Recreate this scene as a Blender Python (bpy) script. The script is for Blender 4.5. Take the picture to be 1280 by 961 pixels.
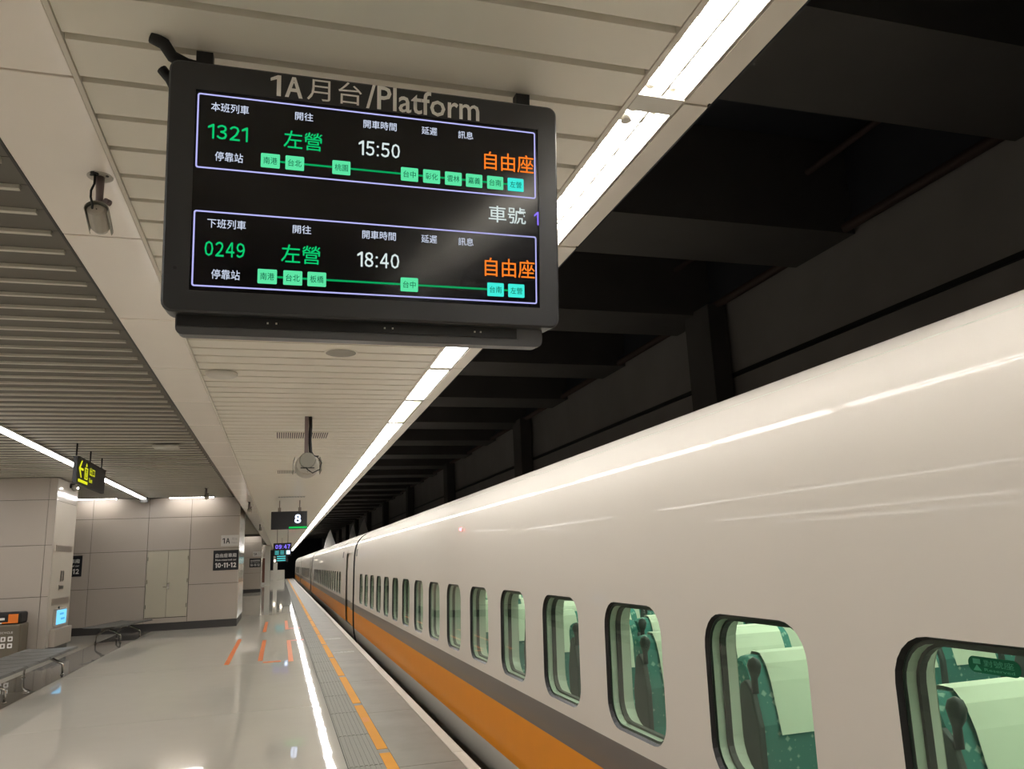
import bpy, math, random
from mathutils import Vector, Matrix
random.seed(7)
PI = math.pi
scene = bpy.context.scene
for o in list(bpy.data.objects): bpy.data.objects.remove(o)
C = scene.collection
H = 1.58            # eye height above the platform
F_PX = 965.0        # focal length for a 1280 wide picture

# ---------------------------------------------------------------- camera
def camera():
    roll = math.radians(2.5)
    dy = Vector((350 - 640, -(706 - 480.5), -F_PX)).normalized()
    s, c = math.sin(roll), math.cos(roll)
    dz = Vector((-s, c, -(-s * dy.x + c * dy.y) / dy.z)).normalized()
    dx = dy.cross(dz)
    cd = bpy.data.cameras.new('camera'); cam = bpy.data.objects.new('camera', cd); C.objects.link(cam)
    cd.sensor_width = 36; cd.lens = F_PX / 1280 * 36; cd.clip_end = 400; cd.clip_start = 0.05
    m = Matrix((dx, dy, dz)).to_4x4(); m.translation = Vector((0, 0, H)); cam.matrix_world = m
    scene.camera = cam
camera()

# ---------------------------------------------------------------- world, exposure, light strengths
w = bpy.data.worlds.new('world'); scene.world = w; w.use_nodes = True
w.node_tree.nodes['Background'].inputs[0].default_value = (1.0, 0.95, 0.88, 1)
w.node_tree.nodes['Background'].inputs[1].default_value = 0.02
vs = scene.view_settings
vs.view_transform = 'Standard'; vs.look = 'None'; vs.gamma = 1; vs.use_curve_mapping = False
EXPO = 1.50
vs.exposure = EXPO
EXF = 2 ** -EXPO   # screens keep their look whatever the exposure
scene.cycles.max_bounces = 8; scene.cycles.diffuse_bounces = 5; scene.cycles.glossy_bounces = 4
scene.cycles.transparent_max_bounces = 10; scene.cycles.sample_clamp_indirect = 4.0
scene.cycles.use_denoising = True
E_PANEL = 9.5      # platform-edge light diffusers
E_TUBE = 20.0       # bare tubes of the two nearest sections
E_STRIP = 7.5       # strip on the concourse ceiling
E_WASH = 15.0       # wall washers
E_CABIN = 4.6       # saloon lights in the train

# ---------------------------------------------------------------- materials
def srgb(r, g, b):
    f = lambda v: (v / 255 / 12.92) if v <= 10 else ((v / 255 + 0.055) / 1.055) ** 2.4
    return (f(r), f(g), f(b), 1)
def mat(name, col, rough=0.5, metal=0.0, var=0.06, scale=6.0, bump=0.0, bscale=20.0, coat=0.0, spec=0.5, coords='Object', stretch=None):
    m = bpy.data.materials.new(name); m.use_nodes = True
    nt = m.node_tree; b = nt.nodes['Principled BSDF']; L = nt.links
    b.inputs['Roughness'].default_value = rough; b.inputs['Metallic'].default_value = metal
    b.inputs['Coat Weight'].default_value = coat; b.inputs['Coat Roughness'].default_value = 0.035
    b.inputs['Specular IOR Level'].default_value = spec
    tc = nt.nodes.new('ShaderNodeTexCoord'); src = tc.outputs[coords]
    if stretch:
        mp = nt.nodes.new('ShaderNodeMapping'); mp.inputs['Scale'].default_value = stretch
        L.new(src, mp.inputs[0]); src = mp.outputs[0]
    n = nt.nodes.new('ShaderNodeTexNoise'); n.inputs['Scale'].default_value = scale; n.inputs['Detail'].default_value = 4
    L.new(src, n.inputs['Vector'])
    mx = nt.nodes.new('ShaderNodeMix'); mx.data_type = 'RGBA'
    mx.inputs[6].default_value = tuple(v * (1 - var) for v in col[:3]) + (1,)
    mx.inputs[7].default_value = tuple(min(1, v * (1 + var)) for v in col[:3]) + (1,)
    L.new(n.outputs['Fac'], mx.inputs[0]); L.new(mx.outputs[2], b.inputs['Base Color'])
    if bump:
        n2 = nt.nodes.new('ShaderNodeTexNoise'); n2.inputs['Scale'].default_value = bscale; n2.inputs['Detail'].default_value = 1
        L.new(src, n2.inputs['Vector'])
        bp = nt.nodes.new('ShaderNodeBump'); bp.inputs['Strength'].default_value = 1.0; bp.inputs['Distance'].default_value = bump
        L.new(n2.outputs['Fac'], bp.inputs['Height']); L.new(bp.outputs[0], b.inputs['Normal'])
        if coat: L.new(bp.outputs[0], b.inputs['Coat Normal'])
    return m
def emit(name, col, strength):
    if name.endswith(('_pixels', '_border', '_backlit', '_glow', '_print')): strength *= EXF
    m = bpy.data.materials.new(name); m.use_nodes = True
    nt = m.node_tree; nt.nodes.remove(nt.nodes['Principled BSDF'])
    e = nt.nodes.new('ShaderNodeEmission'); e.inputs[0].default_value = col; e.inputs[1].default_value = strength
    nt.links.new(e.outputs[0], nt.nodes['Material Output'].inputs[0]); return m
M = {}
M['floor'] = mat('polished_terrazzo', srgb(190, 184, 172), 0.5, var=0.04, scale=2.2, bump=0.0010, bscale=2.6, coat=0.85, spec=0.05)
M['floor_band'] = mat('grey_stone_band', srgb(128, 124, 117), 0.5, var=0.06, scale=3, bump=0.0010, bscale=2.6, coat=0.85, spec=0.05)
M['joint'] = mat('joint_filler', srgb(60, 57, 52), 0.7)
M['tactile'] = mat('ribbed_paver', srgb(136, 133, 123), 0.6, spec=0.25, var=0.05, scale=8)
M['concrete'] = mat('smooth_concrete', srgb(124, 117, 105), 0.5, var=0.32, scale=2.6, spec=0.3, bump=0.0008, bscale=9)
M['yellow'] = mat('yellow_paver', srgb(206, 138, 8), 0.6, spec=0.2, var=0.05)
M['edge_white'] = mat('white_edge_stone', srgb(196, 189, 176), 0.5, var=0.05)
M['tape_orange'] = mat('orange_floor_tape', srgb(226, 120, 52), 0.4)
M['tape_red'] = mat('red_floor_tape', srgb(190, 84, 60), 0.4)
M['decal_red'] = mat('red_print', srgb(206, 110, 40), 0.5)
M['worn_white'] = mat('worn_white_print', srgb(188, 184, 172), 0.5)
M['slat'] = mat('cream_ceiling_slat', srgb(230, 225, 212), 0.34, var=0.02, scale=3, bump=0.0006, bscale=3)
M['soffit'] = mat('cream_metal_soffit', srgb(246, 238, 228), 0.22, var=0.02, scale=3, bump=0.0022, bscale=2.4, coat=0.3)
M['trim'] = mat('cream_metal_trim', srgb(216, 209, 197), 0.35, var=0.02)
M['baffle'] = mat('grey_metal_baffle', srgb(214, 210, 198), 0.42, var=0.04)
M['plenum'] = mat('dark_plenum', srgb(112, 108, 100), 0.7)
M['dark_trim'] = mat('dark_edge_trim', srgb(52, 50, 47), 0.5)
M['panel'] = mat('beige_wall_panel', srgb(178, 168, 156), 0.32, var=0.02, scale=2, bump=0.0005, bscale=2)
M['panel_gloss'] = mat('glossy_wall_panel', srgb(196, 188, 176), 0.10, var=0.02, scale=2, bump=0.004, bscale=1.1)
M['door'] = mat('cream_door_paint', srgb(188, 182, 162), 0.45, var=0.03)
M['dark_base'] = mat('dark_baseboard', srgb(62, 60, 58), 0.4)
M['vent'] = mat('grey_vent', srgb(132, 122, 112), 0.5)
M['chrome'] = mat('polished_metal', srgb(200, 198, 192), 0.18, metal=1.0, var=0.02)
M['bench'] = mat('bench_sheet_metal', srgb(98, 98, 94), 0.45, metal=0.7, var=0.06)
M['black'] = mat('black_plastic', srgb(20, 20, 21), 0.42, var=0.1)
M['frame'] = mat('display_frame_paint', srgb(50, 51, 53), 0.38, var=0.05, scale=60)
M['lip'] = mat('grey_lip_paint', srgb(84, 84, 86), 0.4)
M['screen'] = mat('dark_display_glass', srgb(5, 5, 13), 0.16, var=0.1, spec=0.5)
M['cable'] = mat('black_cable', srgb(10, 10, 10), 0.6)
M['white_paint'] = mat('white_paint', srgb(210, 206, 196), 0.4)
M['cctv'] = mat('camera_housing_paint', srgb(176, 170, 158), 0.35)
M['clear'] = mat('grey_translucent_plastic', srgb(150, 148, 138), 0.25)
M['mauve'] = mat('grey_post_paint', srgb(122, 108, 108), 0.4)
M['sign_black'] = mat('black_sign_face', srgb(18, 19, 24), 0.35)
M['sign_white'] = mat('white_sign_face', srgb(205, 202, 196), 0.4)
M['ink'] = mat('black_lettering', srgb(25, 25, 25), 0.5)
M['letter_grey'] = mat('grey_lettering', srgb(150, 148, 142), 0.5)
M['title'] = mat('silver_lettering', srgb(255, 253, 246), 0.45)
M['wall_letter'] = mat('white_wall_lettering', srgb(226, 224, 220), 0.5)
M['car_white'] = mat('train_white_paint', srgb(208, 201, 191), 0.6, var=0.01, scale=1.0, bump=0.0006, bscale=0.9, coat=0.22, spec=0.08)
M['car_grey'] = mat('train_grey_stripe', srgb(92, 84, 80), 0.35, var=0.03, coat=0.3)
M['car_orange'] = mat('train_orange_stripe', srgb(226, 142, 26), 0.5, var=0.03, coat=0.08, spec=0.15)
M['car_skirt'] = mat('train_skirt_paint', srgb(206, 202, 192), 0.4, var=0.03)
M['gasket'] = mat('black_rubber', srgb(14, 13, 13), 0.5)
M['reveal'] = mat('window_reveal_plastic', srgb(200, 198, 186), 0.4)
M['lining'] = mat('saloon_lining', srgb(200, 202, 190), 0.5)
M['shell'] = mat('seat_side_shell', srgb(60, 70, 68), 0.5)
M['cover'] = mat('headrest_cloth', srgb(236, 240, 220), 0.8, var=0.03, bump=0.004, bscale=7)
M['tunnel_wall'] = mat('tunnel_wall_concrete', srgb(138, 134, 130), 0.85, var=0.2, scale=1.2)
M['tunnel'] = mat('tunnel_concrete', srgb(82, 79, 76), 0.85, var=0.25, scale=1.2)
M['tunnel_dark'] = mat('dark_tunnel_surface', srgb(48, 50, 55), 0.9, var=0.3, scale=0.8)  # mottled blue-black tone of the darker tunnel surfaces
M['tunnel_pipe'] = mat('tunnel_pipe', srgb(72, 56, 50), 0.6)
M['bin'] = mat('bin_bronze_metal', srgb(106, 98, 84), 0.4, metal=0.3)
M['bin_orange'] = mat('orange_bin_print', srgb(232, 124, 30), 0.5)
M['brown'] = mat('brown_panel', srgb(112, 72, 56), 0.6)
M['fin'] = mat('grey_fin_paint', srgb(236, 232, 226), 0.4)
def seat_fabric():
    m = mat('patterned_teal_fabric', srgb(72, 128, 120), 0.9)
    nt = m.node_tree; L = nt.links; b = nt.nodes['Principled BSDF']
    tc = nt.nodes.new('ShaderNodeTexCoord')
    v = nt.nodes.new('ShaderNodeTexVoronoi'); v.inputs['Scale'].default_value = 27; v.inputs['Randomness'].default_value = 0.55
    v.distance = 'MANHATTAN'
    L.new(tc.outputs['Object'], v.inputs['Vector'])
    r = nt.nodes.new('ShaderNodeValToRGB'); r.color_ramp.interpolation = 'LINEAR'
    r.color_ramp.elements[0].position = 0.30; r.color_ramp.elements[0].color = srgb(160, 198, 184)
    r.color_ramp.elements[1].position = 0.52; r.color_ramp.elements[1].color = srgb(70, 138, 130)
    L.new(v.outputs['Distance'], r.inputs[0]); L.new(r.outputs[0], b.inputs['Base Color'])
    return m
M['fabric'] = seat_fabric()
def tinted_glass():
    m = bpy.data.materials.new('tinted_window_glass'); m.use_nodes = True
    nt = m.node_tree; nt.nodes.remove(nt.nodes['Principled BSDF']); L = nt.links
    t = nt.nodes.new('ShaderNodeBsdfTransparent'); t.inputs[0].default_value = (0.56, 0.74, 0.63, 1)
    g = nt.nodes.new('ShaderNodeBsdfGlossy'); g.inputs['Roughness'].default_value = 0.02
    lw = nt.nodes.new('ShaderNodeLayerWeight'); lw.inputs[0].default_value = 0.5
    pw = nt.nodes.new('ShaderNodeMath'); pw.operation = 'POWER'; pw.inputs[1].default_value = 4.0; L.new(lw.outputs['Facing'], pw.inputs[0])
    f = nt.nodes.new('ShaderNodeMath'); f.operation = 'MULTIPLY_ADD'; f.inputs[1].default_value = 0.85; f.inputs[2].default_value = 0.05; L.new(pw.outputs[0], f.inputs[0])
    mx = nt.nodes.new('ShaderNodeMixShader')
    L.new(f.outputs[0], mx.inputs[0]); L.new(t.outputs[0], mx.inputs[1]); L.new(g.outputs[0], mx.inputs[2])
    L.new(mx.outputs[0], nt.nodes['Material Output'].inputs[0]); return m
M['glass'] = tinted_glass()
W_WARM = (1.0, 0.95, 0.84, 1)
M['e_panel'] = emit('light_diffuser', (1.0, 0.98, 0.945, 1), E_PANEL)
M['e_panel_dim'] = emit('light_diffuser_half', (0.98, 1.0, 0.66, 1), E_PANEL * 0.075)
M['e_tube'] = emit('fluorescent_tube', (1.0, 0.98, 0.96, 1), E_TUBE)
M['e_strip'] = emit('concourse_strip', (1.0, 0.975, 0.945, 1), E_STRIP)
M['e_fill_strip'] = emit('unseen_fill_strip', (1.0, 0.975, 0.945, 1), E_STRIP * 1.1)  # glow of the fill strips added outside the view
M['e_wash'] = emit('wall_washer', (1.0, 0.96, 0.92, 1), E_WASH)
M['e_cabin'] = emit('saloon_light', (1.0, 0.98, 0.86, 1), E_CABIN)
M['t_green'] = emit('green_pixels', srgb(12, 200, 112), 0.95)
M['t_line'] = emit('green_line_pixels', srgb(8, 168, 92), 0.9)
M['t_box'] = emit('mint_pixels', srgb(96, 234, 168), 0.95)
M['t_cyan'] = emit('cyan_pixels', srgb(66, 238, 220), 1.0)
M['t_boxtext'] = emit('dark_green_pixels', srgb(14, 96, 70), 0.8)
M['t_white'] = emit('white_pixels', srgb(206, 216, 236), 1.0)
M['t_time'] = emit('time_pixels', srgb(214, 228, 226), 1.0)
M['t_blue'] = emit('blue_white_border', srgb(186, 186, 250), 1.0)
M['t_orange'] = emit('orange_pixels', srgb(255, 132, 40), 1.0)
M['t_violet'] = emit('violet_pixels', srgb(130, 110, 240), 1.4)
M['t_8'] = emit('car_number_pixels', srgb(205, 222, 255), 2.6)
M['t_bar'] = emit('green_bar_pixels', srgb(20, 185, 80), 1.2)
M['t_teal'] = emit('teal_pixels', srgb(80, 190, 190), 1.2)
M['e_yellow'] = emit('yellow_backlit', srgb(226, 230, 40), 1.0)
M['e_kiosk'] = emit('kiosk_screen_glow', srgb(120, 205, 255), 1.3)
M['e_kiosk2'] = emit('kiosk_screen_print', srgb(90, 180, 235), 1.0)
M['e_red'] = emit('red_lamp', (1.0, 0.08, 0.10, 1), 4.0)
M['e_spot'] = emit('small_lamp', (1, 0.9, 0.75, 1), 10.0)
M['e_far'] = emit('far_lamp', (1, 0.85, 0.65, 1), 4.0)

# ---------------------------------------------------------------- mesh helpers
class MB:
    def __init__(s): s.v = []; s.f = []; s.mi = []; s.sm = []
    def face(s, pts, mi=0, smooth=False):
        n = len(s.v); s.v += [tuple(p) for p in pts]; s.f.append(tuple(range(n, n + len(pts)))); s.mi.append(mi); s.sm.append(smooth)
    def box(s, x0, x1, y0, y1, z0, z1, mi=0, bev=0.0):
        x0, x1 = min(x0, x1), max(x0, x1); y0, y1 = min(y0, y1), max(y0, y1); z0, z1 = min(z0, z1), max(z0, z1)
        n = len(s.v)
        s.v += [(x, y, z) for z in (z0, z1) for y in (y0, y1) for x in (x0, x1)]
        for q in ((0, 2, 3, 1), (4, 5, 7, 6), (0, 1, 5, 4), (2, 6, 7, 3), (0, 4, 6, 2), (1, 3, 7, 5)):
            s.f.append(tuple(n + i for i in q)); s.mi.append(mi); s.sm.append(False)
        return s
    def prism(s, pts, ext, mi=0, smooth=False):
        """closed polygon pts (3d), extruded by the vector ext"""
        e = Vector(ext); n = len(s.v); k = len(pts)
        s.v += [tuple(p) for p in pts] + [tuple(Vector(p) + e) for p in pts]
        s.f.append(tuple(n + i for i in reversed(range(k)))); s.mi.append(mi); s.sm.append(False)
        s.f.append(tuple(n + k + i for i in range(k))); s.mi.append(mi); s.sm.append(False)
        for i in range(k):
            j = (i + 1) % k; s.f.append((n + i, n + j, n + k + j, n + k + i)); s.mi.append(mi); s.sm.append(smooth)
        return s
    def tube(s, path, r, n=8, mi=0, cap=True):
        path = [Vector(p) for p in path]; rs = r if isinstance(r, (list, tuple)) else [r] * len(path)
        base = len(s.v); up = None
        for i, p in enumerate(path):
            d = (path[min(i + 1, len(path) - 1)] - path[max(i - 1, 0)]).normalized()
            a = d.cross(Vector((0, 0, 1)) if abs(d.z) < 0.9 else Vector((0, 1, 0))).normalized()
            if up is not None and a.dot(up) < 0: a = -a
            up = a; b = d.cross(a)
            for k in range(n):
                t = 2 * PI * k / n; s.v.append(tuple(p + (a * math.cos(t) + b * math.sin(t)) * rs[i]))
        for i in range(len(path) - 1):
            for k in range(n):
                q = base + i * n; k2 = (k + 1) % n
                s.f.append((q + k, q + k2, q + n + k2, q + n + k)); s.mi.append(mi); s.sm.append(True)
        if cap:
            s.f.append(tuple(base + k for k in reversed(range(n)))); s.mi.append(mi); s.sm.append(False)
            q = base + (len(path) - 1) * n
            s.f.append(tuple(q + k for k in range(n))); s.mi.append(mi); s.sm.append(False)
        return s
    def build(s, name, m, parent=None, bevel=0.0, seg=2):
        me = bpy.data.meshes.new(name); me.from_pydata(s.v, [], s.f)
        ms = m if isinstance(m, (list, tuple)) else [m]
        for x in ms: me.materials.append(x)
        for i, p in enumerate(me.polygons): p.material_index = s.mi[i]; p.use_smooth = s.sm[i]
        o = bpy.data.objects.new(name, me); C.objects.link(o)
        if parent: o.parent = parent
        if bevel:
            b = o.modifiers.new('bevel', 'BEVEL'); b.width = bevel; b.segments = seg; b.limit_method = 'ANGLE'
        me.update(); return o
def Box(name, m, x0, x1, y0, y1, z0, z1, parent=None, bevel=0.0):
    return MB().box(x0, x1, y0, y1, z0, z1).build(name, m, parent, bevel)
def thing(name, label, cat, loc=(0, 0, 0), rz=0.0, group=None):
    o = bpy.data.objects.new(name, None); C.objects.link(o); o.empty_display_size = 0.1
    o.location = loc; o.rotation_euler = (0, 0, rz); return tag(o, label, cat, group)
def tag(o, label, cat, group=None):
    o['label'] = label; o['category'] = cat
    if group: o['group'] = group
    return o
def struct(o): o['kind'] = 'structure'; return o
def anchor(name, loc=(0, 0, 0)):
    o = bpy.data.objects.new(name, None); C.objects.link(o); o.empty_display_size = 0.1; o.location = loc; return struct(o)
def kids(o): return [c for c in list(bpy.data.objects) if c.parent == o]
def share(src, name, parent, loc=(0, 0, 0), rot=(0, 0, 0)):
    o = bpy.data.objects.new(name, src.data); C.objects.link(o); o.parent = parent; o.location = loc; o.rotation_euler = rot
    for md in src.modifiers:
        if md.type == 'BEVEL':
            b = o.modifiers.new('bevel', 'BEVEL'); b.width = md.width; b.segments = md.segments; b.limit_method = 'ANGLE'
    return o
def copy_tree(src, loc=None, tree=None, parent=None):
    tree = tree or TREE(src)
    c = src.copy(); C.objects.link(c)
    if parent: c.parent = parent
    if loc is not None: c.location = loc
    for ch, sub in tree: copy_tree(ch, None, sub or [()] and sub, c) if sub else _leaf(ch, c)
    return c
def _leaf(ch, p):
    d = ch.copy(); C.objects.link(d); d.parent = p; return d
def TREE(o): return [(c, TREE(c)) for c in kids(o)]

def rrect(x0, x1, z0, z1, r, n=5):
    """rounded rectangle, counter-clockwise in the (x,z) plane"""
    pts = []
    for cx, cz, a in ((x1 - r, z1 - r, 0), (x0 + r, z1 - r, PI / 2), (x0 + r, z0 + r, PI), (x1 - r, z0 + r, 1.5 * PI)):
        for k in range(n + 1):
            t = a + PI / 2 * k / n; pts.append((cx + r * math.cos(t), cz + r * math.sin(t)))
    return pts

FONT_CURVES = []
def text(s, m, parent, x0, x1, z0, z1, y=-0.001, plane='front', bold=0.0, depth=0.0004, name='lettering', keep=False, fill=True, wide=0):
    """lettering fitted into x0..x1, z0..z1 of the parent's local front plane (facing -y), or plane 'side' facing +x"""
    cu = bpy.data.curves.new('lettering', 'FONT'); cu.body = s; cu.size = 1; cu.resolution_u = 2; cu.offset = bold
    cu.extrude = 0
    if wide: cu.body = ''.join(chr(ord(ch) + 0xFEE0) if 33 <= ord(ch) < 127 else ch for ch in s); cu.space_character = wide
    o = bpy.data.objects.new('tmp', cu); C.objects.link(o)
    bpy.context.view_layer.update()
    dg = bpy.context.evaluated_depsgraph_get()
    me = bpy.data.meshes.new_from_object(o.evaluated_get(dg), depsgraph=dg)
    bpy.data.objects.remove(o); me.name = 'lettering'
    if not me.vertices: return None
    xs = [v.co.x for v in me.vertices]; ys = [v.co.y for v in me.vertices]
    ax, bx, ay, by = min(xs), max(xs), min(ys), max(ys)
    sx = (x1 - x0) / max(bx - ax, 1e-6); sz = (z1 - z0) / max(by - ay, 1e-6)
    if keep: sx = sz = min(sx, sz)
    for v in me.vertices:
        X = x0 + (v.co.x - ax) * sx; Z = z0 + (v.co.y - ay) * sz
        if plane == 'front': v.co = (X, y, Z)
        elif plane == 'side': v.co = (y, X, Z)
        else: v.co = (X, Z, y)
    me.materials.clear(); me.materials.append(m)
    for p in me.polygons: p.material_index = 0
    ob = bpy.data.objects.new(name, me); C.objects.link(ob); ob.parent = parent
    return ob
def figures(s, m, parent, x0, x1, z0, z1, y, bold=0.012, stroke=0.13):
    wd = {'1': 0.62, '-': 0.55, ':': 0.45}
    tot = sum(wd.get(c, 1.0) for c in s); u = (x1 - x0) / tot; x = x0; h = z1 - z0
    for c in s:
        w_ = wd.get(c, 1.0) * u; a, b_ = x + 0.09 * u, x + w_ - 0.09 * u
        if c == '1':
            st = stroke * h; b = MB(); r = b_
            b.prism([(r - st, y, z0), (r, y, z0), (r, y, z1), (r - st * 0.8, y, z1), (a - 0.04 * h, y, z1 - 0.17 * h), (a - 0.04 * h, y, z1 - 0.31 * h), (r - st, y, z1 - 0.20 * h)], (0, 0.0004, 0)); b.build('lettering', m, parent)
        elif c == '-':
            Box('lettering', m, a, b_, y, y + 0.0004, z0 + 0.38 * h, z0 + 0.38 * h + stroke * h, parent)
        elif c == ':':
            for zq in (z0 + 0.02 * h, z0 + 0.62 * h): Box('lettering', m, (a + b_) / 2 - stroke * h / 2, (a + b_) / 2 + stroke * h / 2, y, y + 0.0004, zq, zq + stroke * h, parent)
        else: text(c, m, parent, a, b_, z0, z1, y, bold=bold, wide=0.6)
        x += w_
def plate(name, m, parent, x0, x1, z0, z1, y, t=0.0008, r=0.003):
    b = MB(); b.prism([(x, y, z) for x, z in rrect(x0, x1, z0, z1, r, 3)], (0, t, 0)); return b.build(name, m, parent)

# ================================================================= STRUCTURE
ZC = H + 1.55       # slatted ceiling
ZL = H + 1.92       # concourse ceiling
Y0, Y1 = -7.0, 96.0 # extent along the platform
# --- floor
fl = struct(Box('floor', M['joint'], -9.6, 0.546, Y0, Y1, -0.30, -0.012))
yj = [9.64 + 4.55 * k for k in range(-4, 19)]
for i in range(len(yj) - 1):
    a, b = max(Y0, yj[i]), min(Y1, yj[i + 1])
    for x0, x1, m in ((-3.25, 0.543, 'floor'), (-4.03, -3.25, 'floor_band'), (-9.6, -4.03, 'floor')):
        if x1 < -3 and a > 200: continue
        hx, hy = (x1 - x0) / 2 - 0.002, (b - a) / 2 - 0.003
        o = Box('floor_slab', M[m], -hx, hx, -hy, hy, -0.03, 0.0, fl); o.location = ((x0 + x1) / 2, (a + b) / 2, 0)
        o.rotation_euler = (random.uniform(-1, 1) * 0.0003, random.uniform(-1, 1) * 0.0005, 0)
# --- ribbed tactile strip, yellow line, concrete margin, white edge
te = anchor('trim_1')
ribs = MB(); ribs.box(0.55, 0.83, 0, 1.16, -0.03, -0.004)
for k in range(7): ribs.box(0.562 + k * 0.039, 0.562 + k * 0.039 + 0.022, 0.004, 1.156, -0.004, 0.001)
r0 = ribs.build('ribbed_paver', M['tactile'], te)
for k in range(86):
    y = -5 + 1.17 * k
    if k == 0: r0.location = (0, y, 0)
    else: share(r0, 'ribbed_paver', te, (0, y, 0))
Box('groove', M['joint'], 0.542, 0.552, Y0, Y1, -0.03, -0.006, te)
ty = anchor('trim_2')
Box('yellow_line_bed', M['concrete'], 0.83, 0.923, Y0, Y1, -0.04, -0.002, ty)
yb = MB().box(0.831, 0.922, 0, 2.20, -0.02, 0.001).build('yellow_block', M['yellow'], ty)
for k in range(43):
    y = 9.55 - 2.35 * 6 + 2.35 * k
    if k == 0: yb.location = (0, y, 0)
    else: share(yb, 'yellow_block', ty, (0, y, 0))
wr = text('請勿跨越', M['decal_red'], ty, 0, 0.22, 0, 0.07, y=0.0016, plane='top', name='lettering')
wr.rotation_euler = (0, 0, -PI / 2); wr.location = (0.838, 8.65, 0)
tc_ = anchor('trim_3')
cs = MB().box(0.925, 1.408, 0, 2.34, -0.05, 0.0).build('concrete_slab', M['concrete'], tc_, 0.003)
for k in range(43):
    y = -5.2 + 2.347 * k
    if k == 0: cs.location = (0, y, 0)
    else: share(cs, 'concrete_slab', tc_, (0, y, 0))
for (x, y) in ((1.10, 14.9), (1.05, 17.6)):
    dcl = text('小心月台間隙', M['worn_white'], tc_, -0.19, 0.19, -0.09, 0.09, y=0.0008, plane='top'); dcl.location = (x + 0.03, y, 0)
tw = anchor('trim_4')
ew = MB().box(1.41, 1.50, 0, 2.99, -0.06, 0.004).build('edge_stone', M['edge_white'], tw, 0.003)
for k in range(34):
    y = -5.2 + 3.0 * k
    if k == 0: ew.location = (0, y, 0)
    else: share(ew, 'edge_stone', tw, (0, y, 0))
struct(Box('platform_base', M['tunnel'], 0.546, 1.47, Y0, Y1, -1.25, -0.05))
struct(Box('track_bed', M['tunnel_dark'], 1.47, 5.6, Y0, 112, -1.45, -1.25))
# --- slatted ceiling
ce = struct(Box('ceiling', M['joint'], -0.98, 1.446, Y0, Y1, ZC + 0.10, ZC + 0.18))
sl = MB(); P_SL = 0.2185
sl.prism([(-0.645, 0.0, ZC + 0.05), (-0.645, 0.006, ZC), (-0.645, P_SL - 0.026, ZC), (-0.645, P_SL - 0.018, ZC + 0.05)], (1.785, 0, 0))
s0 = sl.build('ceiling_slat', M['slat'], ce)
ys = 2.27 - P_SL * 16
n_sl = 0; y = ys
while y < 58:
    if n_sl == 0: s0.location = (0, y + 0.012, 0)
    else: share(s0, 'ceiling_slat', ce, (0, y + 0.012, 0))
    n_sl += 1; y += P_SL
fs = MB()
while y < Y1 - 0.3:
    fs.box(-0.645, 1.14, y + 0.012, y + P_SL - 0.004, ZC, ZC + 0.05); y += P_SL
o = fs.build('far_ceiling_slats', M['slat'], ce); o['kind'] = 'stuff'
b = MB(); b.box(-0.645, 1.14, Y0, Y1, ZC + 0.055, ZC + 0.07); b.build('slat_carrier', mat('slat_gap_backing', srgb(150, 144, 130), 0.6), ce)
# --- soffit beam beside the slats (panels 1.31 m)
tb = anchor('trim_5')
ps = MB().box(-1.0, -0.665, 0, 1.302, ZC - 0.004, ZC + 0.03).build('soffit_panel', M['soffit'], tb, 0.002)
for k in range(78):
    y = 2.487 - 1.313 * 7 + 1.313 * k
    if k == 0: ps.location = (0, y, 0)
    else: share(ps, 'soffit_panel', tb, (0, y, 0))
Box('angle_trim', M['trim'], -0.662, -0.647, Y0, Y1, ZC - 0.008, ZC + 0.05, tb)
Box('beam_side', M['soffit'], -1.0, -0.985, Y0, Y1, ZC + 0.03, ZL + 0.4, tb)
Box('edge_strip', M['dark_trim'], -1.012, -1.001, Y0, Y1, ZC - 0.006, ZL + 0.4, tb)
# --- trims round the light slot
tl = anchor('trim_6')
Box('inner_angle', M['trim'], 1.141, 1.150, Y0, Y1, ZC - 0.006, ZC + 0.08, tl)
Box('inner_ledge', M['trim'], 1.152, 1.162, Y0, Y1, ZC - 0.002, ZC + 0.08, tl)
pp = MB().box(1.352, 1.447, 0, 1.3, ZC - 0.004, ZC + 0.02).build('edge_panel', M['trim'], tl)
for k in range(78):
    y = 2.19 - 1.325 * 7 + 1.325 * k
    if k == 0: pp.location = (0, y, 0); 
    else: share(pp, 'edge_panel', tl, (0, y, 0))
    pp.data.materials[0] = M['trim']
Box('edge_backing', M['trim'], 1.353, 1.446, Y0, Y1, ZC + 0.004, ZC + 0.09, tl)
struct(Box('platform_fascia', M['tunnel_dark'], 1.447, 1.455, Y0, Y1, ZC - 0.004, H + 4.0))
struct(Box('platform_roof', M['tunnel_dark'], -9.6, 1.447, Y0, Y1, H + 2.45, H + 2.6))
# --- concourse ceiling with baffles
cl = struct(Box('ceiling_concourse', M['plenum'], -9.6, -1.015, Y0, 30, ZL + 0.16, ZL + 0.2))
bf = MB().box(-9.5, -1.31, 0, 0.032, ZL, ZL + 0.022)
bf0 = bf.build('ceiling_baffle', M['baffle'], cl)
plp = MB().box(-9.5, -1.12, 0.002, 0.288, ZL + 0.0225, ZL + 0.04).build('dark_ceiling_panel', M['plenum'], cl)
n = 0; y = 4.436 - 0.290 * 26
while y < 23.2:
    a = y
    if n == 0: bf0.location = (0, y, 0); plp.location = (0, y, 0)
    else: share(bf0, 'ceiling_baffle', cl, (0, y, 0)); share(plp, 'dark_ceiling_panel', cl, (0, y, 0))
    n += 1; y += 0.290
Box('baffle_end_channel', M['dark_trim'], -1.10, -1.016, Y0, 23.3, ZL + 0.02, ZL + 0.16, cl)

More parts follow.
